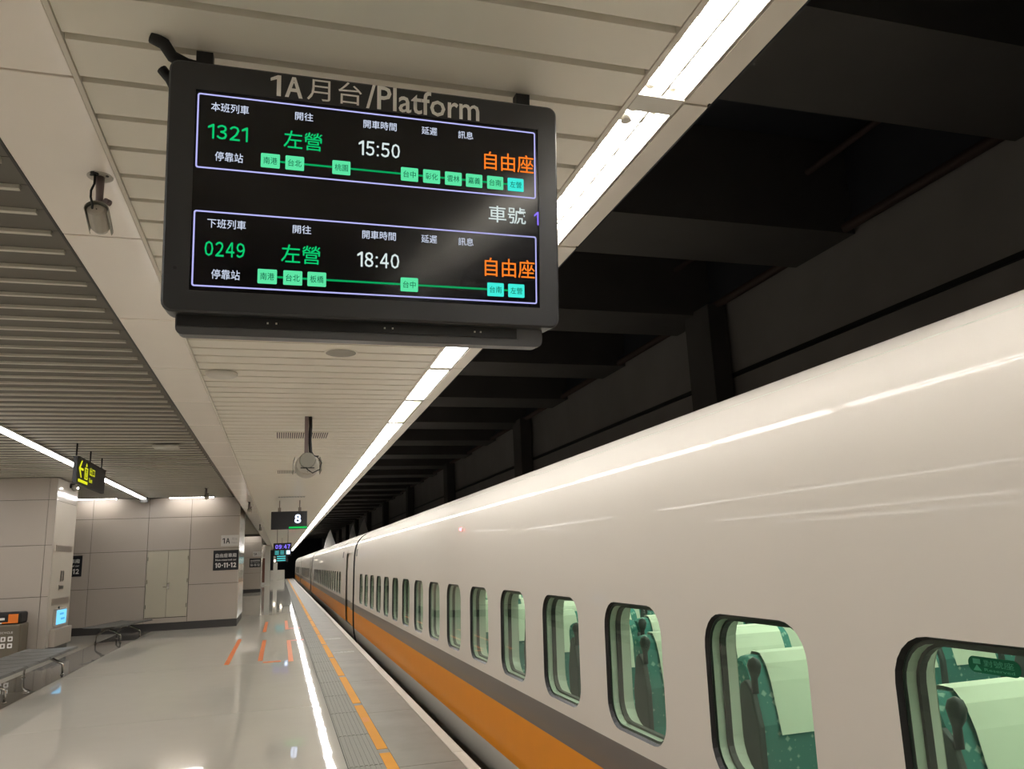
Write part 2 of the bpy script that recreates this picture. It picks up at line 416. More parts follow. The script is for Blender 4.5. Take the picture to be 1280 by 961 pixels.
# --- walls
def panel_wall(root, xs, zs, y, m, skip=None, gap=0.005, t=0.02):
    for i in range(len(xs) - 1):
        for j in range(len(zs) - 1):
            if skip and skip(xs[i], xs[i + 1], zs[j], zs[j + 1]): continue
            Box('wall_panel', m, xs[i] + gap, xs[i + 1] - gap, y, y + t, zs[j] + gap, zs[j + 1] - gap, root, 0.002)
YW = 23.35
wb = struct(Box('wall_back', M['joint'], -9.6, -1.125, YW + 0.021, YW + 3.2, 0, ZL + 0.3))
zs = [0.195, 1.16, 2.105, 2.985, ZL + 0.02]
panel_wall(wb, [-9.3, -7.6, -6.2, -4.85, -3.465, -2.385, -1.12], zs, YW, M['panel'],
           skip=lambda a, b, c, d: abs(a + 3.465) < 0.01 and d < 2.2)
Box('wall_panel', M['panel'], -3.46, -2.39, YW, YW + 0.02, 0.2, 0.325, wb)
for z0, z1 in zip(zs[:-1], zs[1:]):
    for k in range(2): Box('side_panel', M['panel_gloss'], -1.125, -1.105, YW + 0.01 + k * 1.6, YW + 1.6 * (k + 1), z0 + 0.004, z1 - 0.004, wb, 0.002)
struct(Box('baseboard_back', M['dark_base'], -9.6, -1.108, YW - 0.012, YW + 0.02, 0, 0.195))
dr = anchor('door_1', (-2.925, YW, 0.33))
Box('door_frame', M['door'], -0.53, -0.515, -0.012, 0.03, 0, 1.77, dr); Box('door_frame', M['door'], 0.515, 0.53, -0.012, 0.03, 0, 1.77, dr)
Box('door_frame', M['door'], -0.53, 0.53, -0.012, 0.03, 1.755, 1.77, dr)
for s in (-1, 1):
    lf = Box('door_leaf', M['door'], 0.004 if s > 0 else -0.512, 0.512 if s > 0 else -0.004, -0.004, 0.03, 0.012, 1.75, dr, 0.003)
    for z in (0.25, 0.9, 1.5):
        Box('hinge', M['chrome'], 0.507 * s - 0.008, 0.507 * s + 0.008, -0.018, -0.004, z, z + 0.1, lf)
hb = MB(); hb.tube([(0.03, -0.005, 0.80), (0.03, -0.05, 0.80), (-0.09, -0.05, 0.80)], 0.009); hb.box(0.0, 0.06, -0.012, -0.004, 0.74, 0.9)
hb.build('door_handle', M['chrome'], dr)
# left block
XB, YB0, YB1 = -4.32, 17.55, 19.20
wl = struct(Box('wall_left', M['joint'], -9.6, XB - 0.021, YB0 + 0.021, YB1, 0, ZL - 0.02))
zb = [0.195, 1.17, 2.16, 3.05, ZL - 0.01]
for i, (a, b) in enumerate(((-9.5, -7.6), (-7.6, -5.95), (-5.95, -4.465), (-4.465, XB))):
    for z0, z1 in zip(zb[:-1], zb[1:]): Box('wall_panel', M['panel'], a + 0.004, b - (0.004 if b < XB else 0), YB0, YB0 + 0.02, z0 + 0.004, z1 - 0.004, wl, 0.002)
for z0, z1 in ((0.195, 3.04), (3.04, ZL - 0.01)):
    Box('side_panel', M['panel_gloss'], XB - 0.02, XB, YB0 + 0.002, YB1, z0 + 0.003, z1 - 0.003, wl, 0.002)
struct(Box('baseboard_left', M['dark_base'], -9.6, XB + 0.005, YB0 - 0.01, YB1, 0, 0.195))
for z, hh in ((2.105, 0.12), (1.05, 0.13)):
    v = MB(); v.box(XB, XB + 0.008, 17.78, 19.05, z - hh / 2, z + hh / 2)
    for k in range(5): v.box(XB + 0.008, XB + 0.012, 17.80, 19.03, z - hh / 2 + 0.012 + k * hh / 5.6, z - hh / 2 + 0.02 + k * hh / 5.6)
    g = v.build('wall_vent', M['vent']); tag(g, 'grey louvred vent strip on the pillar side, ' + ('above the two small plates' if z > 2 else 'just above the lit blue screen'), 'vent')
for k, (y0, y1, z0, z1) in enumerate(((18.28, 18.36, 1.44, 1.66), (18.44, 18.52, 1.44, 1.66), (18.2, 18.55, 1.27, 1.37))):
    g = MB().box(XB, XB + 0.01, y0, y1, z0, z1).box(XB + 0.01, XB + 0.013, y0 + 0.01, y1 - 0.01, z0 + 0.02, z1 - 0.02, 1).build('wall_plate', [M['vent'], M['dark_trim']])
    tag(g, ('slim upright metal plate on the pillar side, nearer the front corner', 'slim upright metal plate on the pillar side, farther from the front corner', 'small flat metal plate under the two upright plates on the pillar')[k], 'wall plate')
# next blocks along the platform
def block(name, x0, x1, y0, y1, z1=ZC + 0.62):
    r = struct(Box(name, M['joint'], x0, x1 - 0.02, y0 + 0.02, y1, 0, z1))
    zz = [0.195, 1.16, 2.105, 2.985, z1]
    for z0, z2 in zip(zz[:-1], zz[1:]):
        Box('wall_panel', M['panel'], x0, (x0 + x1) / 2 - 0.004, y0, y0 + 0.02, z0 + 0.004, z2 - 0.004, r)
        Box('wall_panel', M['panel'], (x0 + x1) / 2 + 0.004, x1, y0, y0 + 0.02, z0 + 0.004, z2 - 0.004, r)
        Box('side_panel', M['panel_gloss'], x1 - 0.02, x1, y0 + 0.02, y1, z0 + 0.004, z2 - 0.004, r)
    Box('base_strip', M['dark_base'], x0, x1 + 0.006, y0 - 0.01, y1, 0, 0.195, r)
    return r
block('wall_middle', -3.4, -1.12, 51.5, 55.0)
block('wall_far', -4.5, -1.14, 74, 77)
cf = struct(Box('ceiling_far', M['plenum'], -9.6, -1.015, 30, Y1, ZL + 0.16, ZL + 0.2))
b = MB(); y = 27.0
while y < 90: b.box(-5.0, -1.31, y, y + 0.1, ZL, ZL + 0.05); y += 0.29
o = b.build('far_baffles', M['baffle'], cf); o['kind'] = 'stuff'
struct(Box('wall_side', M['panel'], -9.8, -9.6, Y0, Y1, 0, ZL + 0.3))
struct(Box('wall_rear', M['panel'], -9.6, 1.45, Y0 - 0.2, Y0, -0.3, H + 2.4))
struct(Box('wall_end', M['tunnel_dark'], -9.6, 5.6, Y1 + 16, Y1 + 16.3, -1.4, H + 4))
# --- tunnel over and behind the train
wt = struct(Box('wall_right', M['tunnel_wall'], 5.5, 5.8, Y0, Y1 + 16, -1.4, H + 4.0))
Box('wall_ledge', M['tunnel_dark'], 5.36, 5.5, Y0, Y1 + 10, H + 3.10, H + 3.15, wt)
b = MB(); b.tube([(5.36, Y0, H + 3.05), (5.36, Y1, H + 3.05)], 0.05); b.build('wall_pipe', M['tunnel_pipe'], wt)
Box('wall_groove', M['gasket'], 5.46, 5.503, Y0, Y1 + 10, H + 2.08, H + 2.13, wt)
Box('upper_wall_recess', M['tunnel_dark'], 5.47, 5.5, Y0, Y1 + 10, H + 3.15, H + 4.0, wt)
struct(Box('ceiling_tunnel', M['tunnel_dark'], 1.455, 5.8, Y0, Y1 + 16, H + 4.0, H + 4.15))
k = 0; y = 5.95 - 2.76 * 4
while y < 100:
    struct(Box('tunnel_beam', M['tunnel'], 1.46, 5.47, y, y + 0.95, H + 3.0, H + 4.0)); y += 2.76
y = 8.35 - 8.3 * 2
while y < 100:
    struct(Box('tunnel_pilaster', M['tunnel'], 5.2, 5.46, y, y + 0.6, H + 0.2, H + 3.04)); y += 8.3
struct(MB().tube([(5.0, Y0, H + 3.62), (5.0, Y1, H + 3.62)], 0.035).build('tunnel_conduit', M['tunnel_pipe']))

# ================================================================= LIGHTS (fixtures)
def light_section(y, kind):
    lab = {'near': None, 'far': 'white diffuser section of the light strip along the platform edge', 'dim': 'light section with a yellowish half-dark diffuser, third below the display'}
    t = thing('strip_light', lab[kind] or 'light', 'light', (1.2535, y, ZC))
    L_ = 1.325
    b = MB(); b.box(-0.09, -0.086, 0.006, L_ - 0.006, 0.0, 0.07); b.box(0.086, 0.09, 0.006, L_ - 0.006, 0.0, 0.07)
    b.box(-0.09, 0.09, 0.004, L_ - 0.004, 0.07, 0.075); b.box(-0.09, 0.09, 0.0, 0.045, -0.004, 0.07); b.box(-0.09, 0.09, L_ - 0.05, L_ , -0.004, 0.07)
    b.build('housing', M['white_paint'], t)
    if kind == 'near':
        for x in (-0.042, 0.042):
            b = MB(); b.tube([(x, 0.10, 0.045), (x, L_ - 0.07, 0.045)], 0.014, 10); b.build('tube', M['e_tube'], t)
            MB().tube([(x, 0.045, 0.045), (x, 0.10, 0.045)], 0.019, 10).build('socket', M['white_paint'], t); MB().tube([(x, L_ - 0.07, 0.045), (x, L_ - 0.052, 0.045)], 0.019, 10).build('socket', M['white_paint'], t)
        b = MB(); k = 0
        while 0.12 + k * 0.125 < L_ - 0.08: b.box(-0.086, 0.086, 0.12 + k * 0.125, 0.124 + k * 0.125, 0.002, 0.03); k += 1
        b.box(-0.004, 0.004, 0.04, L_ - 0.05, 0.002, 0.03)
        b.build('louvre', M['white_paint'], t)
        b = MB(); b.tube([(-0.06, 0.12, -0.002), (-0.06, 0.12, 0.03)], [0.02, 0.012], 10); b.build('starter', M['white_paint'], t)
    elif kind == 'dim':
        Box('diffuser', M['e_panel'], -0.085, 0.0, 0.046, L_ - 0.051, 0.004, 0.008, t)
        Box('diffuser', M['e_panel_dim'], 0.001, 0.085, 0.046, L_ - 0.051, 0.004, 0.008, t)
    else:
        Box('diffuser', M['e_panel'], -0.085, 0.085, 0.046, L_ - 0.051, 0.004, 0.008, t)
    return t
near = light_section(0, 'near'); far = light_section(0, 'far'); TN, TF = TREE(near), TREE(far)
usedn = usedf = False
k = -5
while True:
    y = 2.22 + 1.325 * k
    if y > Y1 - 2: break
    if k <= 0:
        t = near if not usedn else copy_tree(near, None, TN); usedn = True
        t.location.y = y
        t['label'] = {0: 'open tube light section with louvres, its far end behind the display board', -1: 'open tube light section with louvres, nearest at the top edge'}.get(k, 'open tube light section over the platform edge, %s behind the viewpoint, outside the picture' % {-2: 'first', -3: 'second', -4: 'third', -5: 'fourth'}.get(k, ''))
        t['group'] = 'open tube sections of the platform light strip'
    elif k == 4:
        t = light_section(y, 'dim'); t['group'] = 'diffuser sections of the platform light strip'
    else:
        t = far if not usedf else copy_tree(far, None, TF); usedf = True
        t.location.y = y; t['group'] = 'diffuser sections of the platform light strip'
        lb = {1: 'diffuser light section hidden behind the display board', 2: 'white diffuser light section, first visible under the display board', 3: 'white diffuser light section, second visible under the display board',
              5: 'white diffuser light section just beyond the yellowish one'}.get(k)
        if lb: t['label'] = lb
        elif k < 12: t['label'] = 'white diffuser light section, %s counted down from the display' % {6: 'fifth', 7: 'sixth', 8: 'seventh', 9: 'eighth', 10: 'ninth', 11: 'tenth'}[k]
        else: t['label'] = 'white diffuser section in the distant run of the platform light strip'
    k += 1
# concourse strip
cs_t = thing('strip_light', 'long white strip light crossing the grey baffle ceiling on the left', 'light', (-3.555, 0, ZL - 0.03))
Box('housing', M['white_paint'], -0.075, 0.075, Y0 + 0.2, 22.9, 0.004, 0.028, cs_t)
Box('diffuser', M['e_strip'], -0.06, 0.06, Y0 + 0.3, 22.85, -0.006, 0.004, cs_t)
b = MB().box(-0.09, 0.10, 22.9, 22.93, -0.09, 0.05); b.build('end_bracket', M['dark_trim'], cs_t)
for x, lb in ((-6.6, 'added fill strip light on the unseen left concourse ceiling, nearer one'), (-8.3, 'added fill strip light on the unseen left concourse ceiling, farther one')):  # two unseen strips, added to fill the platform with light
    tt = thing('strip_light', lb, 'light', (x, 0, ZL - 0.03)); Box('housing', M['white_paint'], -0.075, 0.075, Y0 + 0.2, 17.0, 0.004, 0.028, tt); Box('diffuser', M['e_fill_strip'], -0.06, 0.06, Y0 + 0.3, 16.9, -0.006, 0.004, tt)
for x0, x1, lb in ((-5.22, -4.24, 'dotted white wall light above the far wall, left one beside the pillar'), (-2.95, -1.79, 'dotted white wall light above the far wall, right one over the door')):
    t = thing('wall_light', lb, 'light', (0, YW - 0.28, ZL))
    Box('housing', M['white_paint'], x0 - 0.02, x1 + 0.02, -0.03, 0.03, 0.01, 0.05, t)
    b = MB(); n = 16
    for k in range(n): b.box(x0 + (x1 - x0) * (k + 0.25) / n, x0 + (x1 - x0) * (k + 0.75) / n, -0.03, 0.03, -0.012, 0.01)
    b.build('lamp_cells', M['e_wash'], t)
g = Box('emergency_light', M['white_paint'], -1.95, -1.58, 13.05, 13.3, ZL - 0.04, ZL - 0.001, None, 0.005); tag(g, 'small flat white box light on the grey baffle ceiling', 'light')
# lights over the far concourse between the blocks
for y in (51.15, 73.6):
    t = thing('wall_light', 'white light washing the distant wall block' if y < 60 else 'white light on the ceiling past the distant wall block', 'light', (0, y, ZL))
    Box('housing', M['white_paint'], -3.1, -1.2, -0.05, 0.05, 0.0, 0.04, t); Box('lamp_cells', M['e_strip'], -3.05, -1.25, -0.04, 0.04, -0.01, 0.0, t); Box('valance', M['plenum'], -3.1, -1.2, -0.12, -0.10, -0.14, 0.03, t)

# ================================================================= DISPLAY BOARD
def display():
    t = thing('display_board', 'large black platform departure display with two train panels, hanging from the slatted ceiling', 'display', (-0.343, 2.2, H + 1.473))
    t.rotation_euler = (math.radians(6.9), 0, 0)
    W, Hh = 1.21, 0.757
    # frame: rounded rectangle ring with depth
    out = rrect(0, W, -Hh, 0, 0.03, 5); inn = rrect(0.074, 1.143, -0.693, -0.085, 0.002, 5)
    b = MB(); n = len(out)
    rim = rrect(0.006, W - 0.006, -Hh + 0.006, -0.006, 0.026, 5)
    for i in range(n):
        j = (i + 1) % n
        b.face([(inn[i][0], -0.0, inn[i][1]), (rim[i][0], -0.0, rim[i][1]), (rim[j][0], 0, rim[j][1]), (inn[j][0], 0, inn[j][1])])
        b.face([(rim[i][0], 0, rim[i][1]), (out[i][0], 0.006, out[i][1]), (out[j][0], 0.006, out[j][1]), (rim[j][0], 0, rim[j][1])])
        b.face([(out[i][0], 0.006, out[i][1]), (out[i][0], 0.11, out[i][1]), (out[j][0], 0.11, out[j][1]), (out[j][0], 0.006, out[j][1])])
        b.face([(inn[i][0], 0, inn[i][1]), (inn[j][0], 0, inn[j][1]), (inn[j][0], 0.006, inn[j][1]), (inn[i][0], 0.006, inn[i][1])])
    b.face([(x, 0.11, z) for x, z in out])
    b.build('frame', M['frame'], t)
    sc = Box('screen', M['screen'], 0.073, 1.144, 0.005, 0.02, -0.694, -0.084, t)
    # speaker bar below
    b = MB(); pts = rrect(0.035, 1.165, -0.815, -0.745, 0.02, 4)
    b.prism([(x, 0.05, z) for x, z in pts], (0, 0.07, 0)); bar = b.build('lower_bar', M['lip'], t)
    Box('sensor_window', M['black'], 0.04, 1.075, 0.044, 0.05, -0.79, -0.757, bar)
    for x in (0.29, 0.315, 0.64, 0.665, 0.93, 0.95): Box('indicator', M['white_paint'], x, x + 0.005, 0.041, 0.044, -0.776, -0.771, bar)
    for x in (0.09, 1.11): Box('hanger', M['black'], x - 0.024, x + 0.024, 0.06, 0.10, -0.01, 0.064, t)
    b = MB()
    b.tube([(-0.055, 0.03, 0.072), (-0.02, 0.03, 0.055), (0.0, 0.05, 0.03), (0.04, 0.07, 0.02), (0.09, 0.07, 0.012)], 0.019, 10); b.build('cable', M['cable'], t); b = MB()
    b.tube([(-0.035, 0.10, 0.01), (-0.01, 0.10, -0.02), (0.01, 0.09, -0.06)], 0.016, 10)
    b.build('cable', M['cable'], t)
    Box('bracket_plate', M['trim'], -0.012, 0.0, 0.09, 0.12, -0.09, 0.0, t)
    b = MB(); b.tube([(0.035, -0.001, -0.63), (0.035, 0.003, -0.63)], 0.005, 10); b.build('sensor_dot', M['black'], t)
    Y = -0.0012
    figures('1A', M['title'], t, 0.282, 0.386, -0.078, -0.012, Y, bold=0.03, stroke=0.19)
    text('月台', M['title'], t, 0.393, 0.560, -0.078, -0.006, Y)
    text('/Platform', M['title'], t, 0.573, 0.940, -0.083, -0.003, Y, bold=0.012)
    Y = 0.0042
    # borders
    for z0, z1 in ((-0.325, -0.095), (-0.680, -0.453)):
        o_, i_ = rrect(0.080, 1.134, z0, z1, 0.007, 3), rrect(0.0845, 1.1295, z0 + 0.0045, z1 - 0.0045, 0.004, 3)
        b = MB()
        for i in range(len(o_)):
            j = (i + 1) % len(o_); b.face([(i_[i][0], Y, i_[i][1]), (o_[i][0], Y, o_[i][1]), (o_[j][0], Y, o_[j][1]), (i_[j][0], Y, i_[j][1])])
        b.build('panel_border', M['t_blue'], sc)
    def T(s, m, x0, x1, z0, z1, bold=0.0):
        if s[0].isdigit(): figures(s, M[m], sc, x0, x1, z0, z1, Y - 0.0008, bold=0.012, stroke=0.125); return
        text(s, M[m], sc, x0, x1, z0, z1, Y - 0.0008, bold=0.012 if s[0].isdigit() else min(bold, 0.005), wide=0.58 if s[0].isdigit() else 0)
    for dz, a, num, tm in ((0, '本班列車', '1321', '15:50'), (-0.3565, '下班列車', '0249', '18:40')):
        T(a, 't_white', 0.118, 0.225, -0.147 + dz, -0.119 + dz, 0.012)
        T('開往', 't_white', 0.359, 0.413, -0.145 + dz, -0.119 + dz, 0.01)
        T('開車時間', 't_white', 0.566, 0.670, -0.146 + dz, -0.119 + dz, 0.01)
        T('延遲', 't_white', 0.750, 0.801, -0.145 + dz, -0.119 + dz, 0.01)
        T('訊息', 't_white', 0.870, 0.920, -0.145 + dz, -0.119 + dz, 0.01)
        T(num, 't_green', 0.110, 0.227, -0.232 + dz, -0.187 + dz, 0.008)
        T('左營', 't_green', 0.327, 0.441, -0.238 + dz, -0.181 + dz, 0.006)
        T(tm, 't_time', 0.551, 0.684, -0.235 + dz, -0.188 + dz, 0.006)
        T('自由座', 't_orange', 0.957, 1.127, -0.240 + dz, -0.178 + dz, 0.012)
        T('停靠站', 't_white', 0.133, 0.212, -0.299 + dz, -0.270 + dz, 0.012)
        st = [('南港', 0.290), ('台北', 0.361), ('桃園', 0.500), ('台中', 0.712), ('彰化', 0.783), ('雲林', 0.854), ('嘉義', 0.923), ('台南', 0.994), ('左營', 1.064)] if dz == 0 else \
             [('南港', 0.289), ('台北', 0.362), ('板橋', 0.432), ('台中', 0.713), ('台南', 0.993), ('左營', 1.063)]
        zc = -0.283 + dz
        Box('route_line', M['t_line'], st[0][1], st[-1][1], Y, Y + 0.0004, zc - 0.003, zc + 0.003, sc)
        for nme, x in st:
            cy = nme == '左營' or (nme == '台南' and dz < 0)
            plate('station_tile', M['t_cyan' if cy else 't_box'], sc, x - 0.0275, x + 0.0275, zc - 0.022, zc + 0.022, Y - 0.001, 0.0008, 0.003)
            text(nme, M['t_boxtext'], sc, x - 0.020, x + 0.020, zc - 0.011, zc + 0.011, Y - 0.0016, bold=0.004)
    T('車號', 't_time', 0.971, 1.098, -0.416, -0.360, 0.006)
    b = MB(); zz = -0.414   # the figure scrolling in is cut off by the screen's edge
    b.box(1.1375, 1.1425, Y - 0.001, Y - 0.0005, zz, -0.369); b.prism([(1.127, Y - 0.001, -0.386), (1.127, Y - 0.001, -0.380), (1.1375, Y - 0.001, -0.369), (1.1375, Y - 0.001, -0.377)], (0, 0.0005, 0))
    b.build('lettering', M['t_violet'], sc)
display()

# ================================================================= OTHER SIGNS
t = thing('car_number_sign', 'hanging black sign with a glowing white 8 and a green bar', 'sign', (0, 20, 0))
Box('sign_body', M['sign_black'], -0.233, 0.62, 0, 0.10, H + 0.845, H + 1.278, t, 0.004)
for x in (-0.04, 0.44): 
    b = MB(); b.box(x - 0.035, x + 0.035, 0.02, 0.08, H + 1.278, H + 1.37); b.tube([(x, 0.05, H + 1.37), (x, 0.05, ZC)], 0.012); b.build('hanger', M['vent'], t)
text('8', M['t_8'], t, 0.32, 0.475, H + 0.985, H + 1.20, -0.004, bold=0.04, wide=0.6)
Box('green_bar', M['t_bar'], 0.19, 0.615, -0.005, 0.0, H + 0.862, H + 0.905, t)
t = thing('clock_display', 'small hanging display with a violet digital clock reading 09:47', 'clock', (0, 32, 0))
Box('sign_body', M['sign_black'], -0.26, 0.42, 0, 0.12, H + 0.345, H + 0.83, t, 0.004)
for x in (-0.12, 0.28): MB().tube([(x, 0.06, H + 0.83), (x, 0.06, ZC)], 0.012).build('hanger', M['vent'], t)
figures('09:47', M['t_violet'], t, -0.20, 0.38, H + 0.61, H + 0.77, -0.004, bold=0.03)
for r in range(3):
    for (x0, x1) in ((-0.20, -0.05), (0.0, 0.14), (0.2, 0.30)): Box('timetable_line', M['t_teal'], x0, x1, -0.005, 0, H + 0.40 + r * 0.055, H + 0.425 + r * 0.055, t)
Box('timetable_tile', M['t_8'], 0.24, 0.36, -0.006, 0, H + 0.40, H + 0.54, t)
t = thing('display_board', 'distant teal-lit display hanging beyond the violet clock', 'display', (0, 48, 0))
Box('sign_body', M['sign_black'], -0.25, 0.45, 0, 0.1, H + 0.15, H + 0.62, t)
for r in range(3): Box('timetable_line', M['t_teal'], -0.18, 0.30, -0.005, 0, H + 0.22 + r * 0.12, H + 0.28 + r * 0.12, t)
MB().tube([(0.1, 0.06, H + 0.62), (0.1, 0.06, ZC)], 0.015).build('hanger', M['vent'], t)
# exit sign, parallel to the platform
t = thing('exit_sign', 'black hanging exit sign with yellow arrow and lift symbol near the baffle ceiling', 'sign', (-2.95, 12.96, 0))
LX = 1.94; z0, z1 = H + 1.335, H + 1.72
Box('sign_body', M['sign_black'], -0.06, 0, 0, LX, z0, z1, t, 0.004)
Box('top_cap', M['dark_trim'], -0.07, 0.01, -0.01, LX + 0.01, z1, z1 + 0.015, t)
for y in (0.1, 1.0, 1.85): MB().tube([(-0.05, y, z1 + 0.015), (-0.05, y, ZL + 0.02)], 0.012).build('hanger', M['cable'], t)
b = MB(); X = 0.002   # arrow pointing back along the platform
ay, az = 0.08, H + 1.565
b.prism([(X, ay, az), (X, ay + 0.15, az + 0.13), (X, ay + 0.20, az + 0.13), (X, ay + 0.10, az + 0.018), (X, ay + 0.28, az + 0.018), (X, ay + 0.28, az - 0.018), (X, ay + 0.10, az - 0.018), (X, ay + 0.20, az - 0.13), (X, ay + 0.15, az - 0.13)], (0.002, 0, 0))
b.build('arrow', M['e_yellow'], t)
b = MB(); bx = 0.46
b.box(X, X + 0.002, bx, bx + 0.20, z0 + 0.10, z0 + 0.118); b.box(X, X + 0.002, bx, bx + 0.20, z0 + 0.262, z0 + 0.28)
b.box(X, X + 0.002, bx, bx + 0.03, z0 + 0.10, z0 + 0.28); b.box(X, X + 0.002, bx + 0.17, bx + 0.20, z0 + 0.10, z0 + 0.28)
b.box(X, X + 0.002, bx + 0.08, bx + 0.13, z0 + 0.13, z0 + 0.21); b.box(X, X + 0.002, bx + 0.09, bx + 0.12, z0 + 0.22, z0 + 0.245)
b.prism([(X, bx + 0.05, z0 + 0.30), (X, bx + 0.10, z0 + 0.36), (X, bx + 0.15, z0 + 0.30)], (0.002, 0, 0))
b.build('lift_symbol', M['e_yellow'], t)
Box('underline', M['e_yellow'], 0.001, 0.004, 0.08, 0.68, z0 + 0.025, z0 + 0.07, t)
text('出口', M['e_yellow'], t, 0.78, 1.14, z0 + 0.19, z0 + 0.32, 0.003, plane='side', bold=0.008)
text('Exit', M['e_yellow'], t, 0.78, 1.0, z0 + 0.08, z0 + 0.15, 0.003, plane='side', bold=0.01)
# wall signs
def car_sign(x0, y, lb, kx=1.0):
    t = thing('wall_sign', lb, 'sign', (x0, y, 0)); z0 = H - 0.075
    Box('sign_body', M['sign_black'], 0, 0.665 * kx, -0.02, 0, z0, z0 + 0.54, t, 0.003)
    text('自由座車廂', M['wall_letter'], t, 0.06 * kx, 0.605 * kx, z0 + 0.345, z0 + 0.455, -0.0215, bold=0.006)
    text('Non-reserved car', M['wall_letter'], t, 0.06 * kx, 0.605 * kx, z0 + 0.255, z0 + 0.305, -0.0215, bold=0.01)
    figures('10-11-12', M['wall_letter'], t, 0.05, 0.615, z0 + 0.07, z0 + 0.20, -0.0215, bold=0.04, stroke=0.2)
def plat_sign(x0, y, lb, kx=1.0):
    t = thing('wall_sign', lb, 'sign', (x0, y, 0)); z0 = H + 0.575
    Box('sign_body', M['sign_white'], 0, 0.47 * kx, -0.02, 0, z0, z0 + 0.30, t, 0.003)
    figures('1A', M['ink'], t, 0.03, 0.25, z0 + 0.07, z0 + 0.22, -0.0215, bold=0.03, stroke=0.17)
    text('月台', M['letter_grey'], t, 0.28 * kx, 0.43 * kx, z0 + 0.16, z0 + 0.23, -0.0215)
    text('Platform', M['letter_grey'], t, 0.28 * kx, 0.43 * kx, z0 + 0.07, z0 + 0.11, -0.0215)
car_sign(-1.775, YW, 'black 10-11-12 car sign at the right end of the far wall')
plat_sign(-1.59, YW, 'white 1A sign above the black sign at the right end of the far wall')
car_sign(-5.69, YW, 'black 10-11-12 car sign half hidden by the pillar on the left')
car_sign(-1.81, 51.5, 'black car sign on the distant wall block'); plat_sign(-1.62, 51.5, 'white 1A sign on the distant wall block')

# ================================================================= CEILING DEVICES
def cctv(name, loc, label, s=1.0, flip=1):
    t = thing(name, label, 'camera', loc)
    b = MB(); b.tube([(0, 0, 0), (0, 0, -0.006 * s)], 0.048 * s, 20)
    for a in (0.5, 2.6): b.tube([(0.033 * s * math.cos(a), -0.033 * s * math.sin(a), -0.006 * s), (0.033 * s * math.cos(a), -0.033 * s * math.sin(a), -0.009 * s)], 0.006 * s, 8, 1)
    b.build('mount', [M['cctv'], M['dark_trim']], t)
    b = MB(); b.tube([(0.0, 0, -0.006 * s), (0.003, 0.0, -0.10 * s), (0.002, 0, -0.125 * s)], [0.017 * s, 0.014 * s, 0.012 * s], 10)
    b.tube([(0.002, 0, -0.118 * s), (0.034 * s, -0.004, -0.113 * s)], 0.005 * s, 8); b.tube([(0.026 * s, -0.012 * s, -0.112 * s), (0.04 * s, 0.006 * s, -0.112 * s)], 0.013 * s, 12)
    b.build('arm', M['mauve'], t)
    # housing: capsule body with sun hood, tilted down and away
    h = bpy.data.objects.new('housing', None)
    b = MB(); n = 16; secs = [(-0.08, 0.030), (-0.074, 0.040), (0.01, 0.042), (0.05, 0.040), (0.075, 0.030), (0.082, 0.012)]
    rings = []
    for (yy, r) in secs: rings.append([(r * math.cos(2 * PI * k / n), yy, r * 0.95 * math.sin(2 * PI * k / n)) for k in range(n)])
    for i in range(len(rings) - 1):
        for k in range(n):
            k2 = (k + 1) % n; b.face([rings[i][k], rings[i][k2], rings[i + 1][k2], rings[i + 1][k]], 0, True)
    b.face(list(reversed(rings[0]))); b.face(rings[-1])
    b.v = [tuple(c * s for c in v) for v in b.v]
    body = b.build('housing', M['cctv'], t)
    b = MB(); hood = [(0.050 * math.cos(a), 0.052 * math.sin(a)) for a in [(-25 + 230 * k / 12) * PI / 180 for k in range(13)]]
    hi = [(0.047 * math.cos(a), 0.049 * math.sin(a)) for a in [(-25 + 230 * k / 12) * PI / 180 for k in range(13)]]
    for i in range(12):
        b.prism([(hood[i][0] * s, -0.088 * s, hood[i][1] * s), (hood[i + 1][0] * s, -0.088 * s, hood[i + 1][1] * s), (hi[i + 1][0] * s, -0.088 * s, hi[i + 1][1] * s), (hi[i][0] * s, -0.088 * s, hi[i][1] * s)], (0, 0.17 * s, 0))
    hd = b.build('sun_hood', M['clear'], body)
    MB().tube([(0, -0.083 * s, 0.0), (0, -0.08 * s, 0.001)], 0.003 * s, 8).build('screw', M['black'], body)
    body.scale = (0.88, 0.8, 0.78); body.location = (0.003, 0.02 * s, -0.182 * s); body.rotation_euler = (math.radians(-18), 0, math.radians(2))
    b = MB(); b.tube([(-0.014 * s, -0.03 * s, 0.0), (-0.014 * s, -0.03 * s, -0.012 * s)], [0.02 * s, 0.012 * s], 12)
    b.tube([(-0.012 * s, -0.03 * s, -0.012 * s), (-0.012 * s, -0.03 * s, -0.05 * s), (-0.022 * s, -0.03 * s, -0.08 * s), (-0.02 * s, -0.035 * s, -0.11 * s), (-0.008 * s, -0.05 * s, -0.15 * s), (-0.005 * s, -0.065 * s, -0.17 * s)], 0.0045 * s, 8)
    b.build('cable', M['cable'], t)
    return t
c1 = cctv('security_camera', (-0.722, 3.17, ZC), 'grey security camera with black cable on the smooth soffit, left of the display')
for (x, y, lb) in ((-0.75, 20.2, 'small security camera on the soffit near the end of the baffle ceiling'), (-0.76, 31.4, 'small security camera on the soffit farther down the platform'), (-1.77, 20.4, 'small security camera hanging from the grey baffle ceiling over the door')):
    t = copy_tree(c1, (x, y, ZC if x > -1 else ZL)); t['label'] = lb; t.scale = (1.25, 1.25, 1.25)
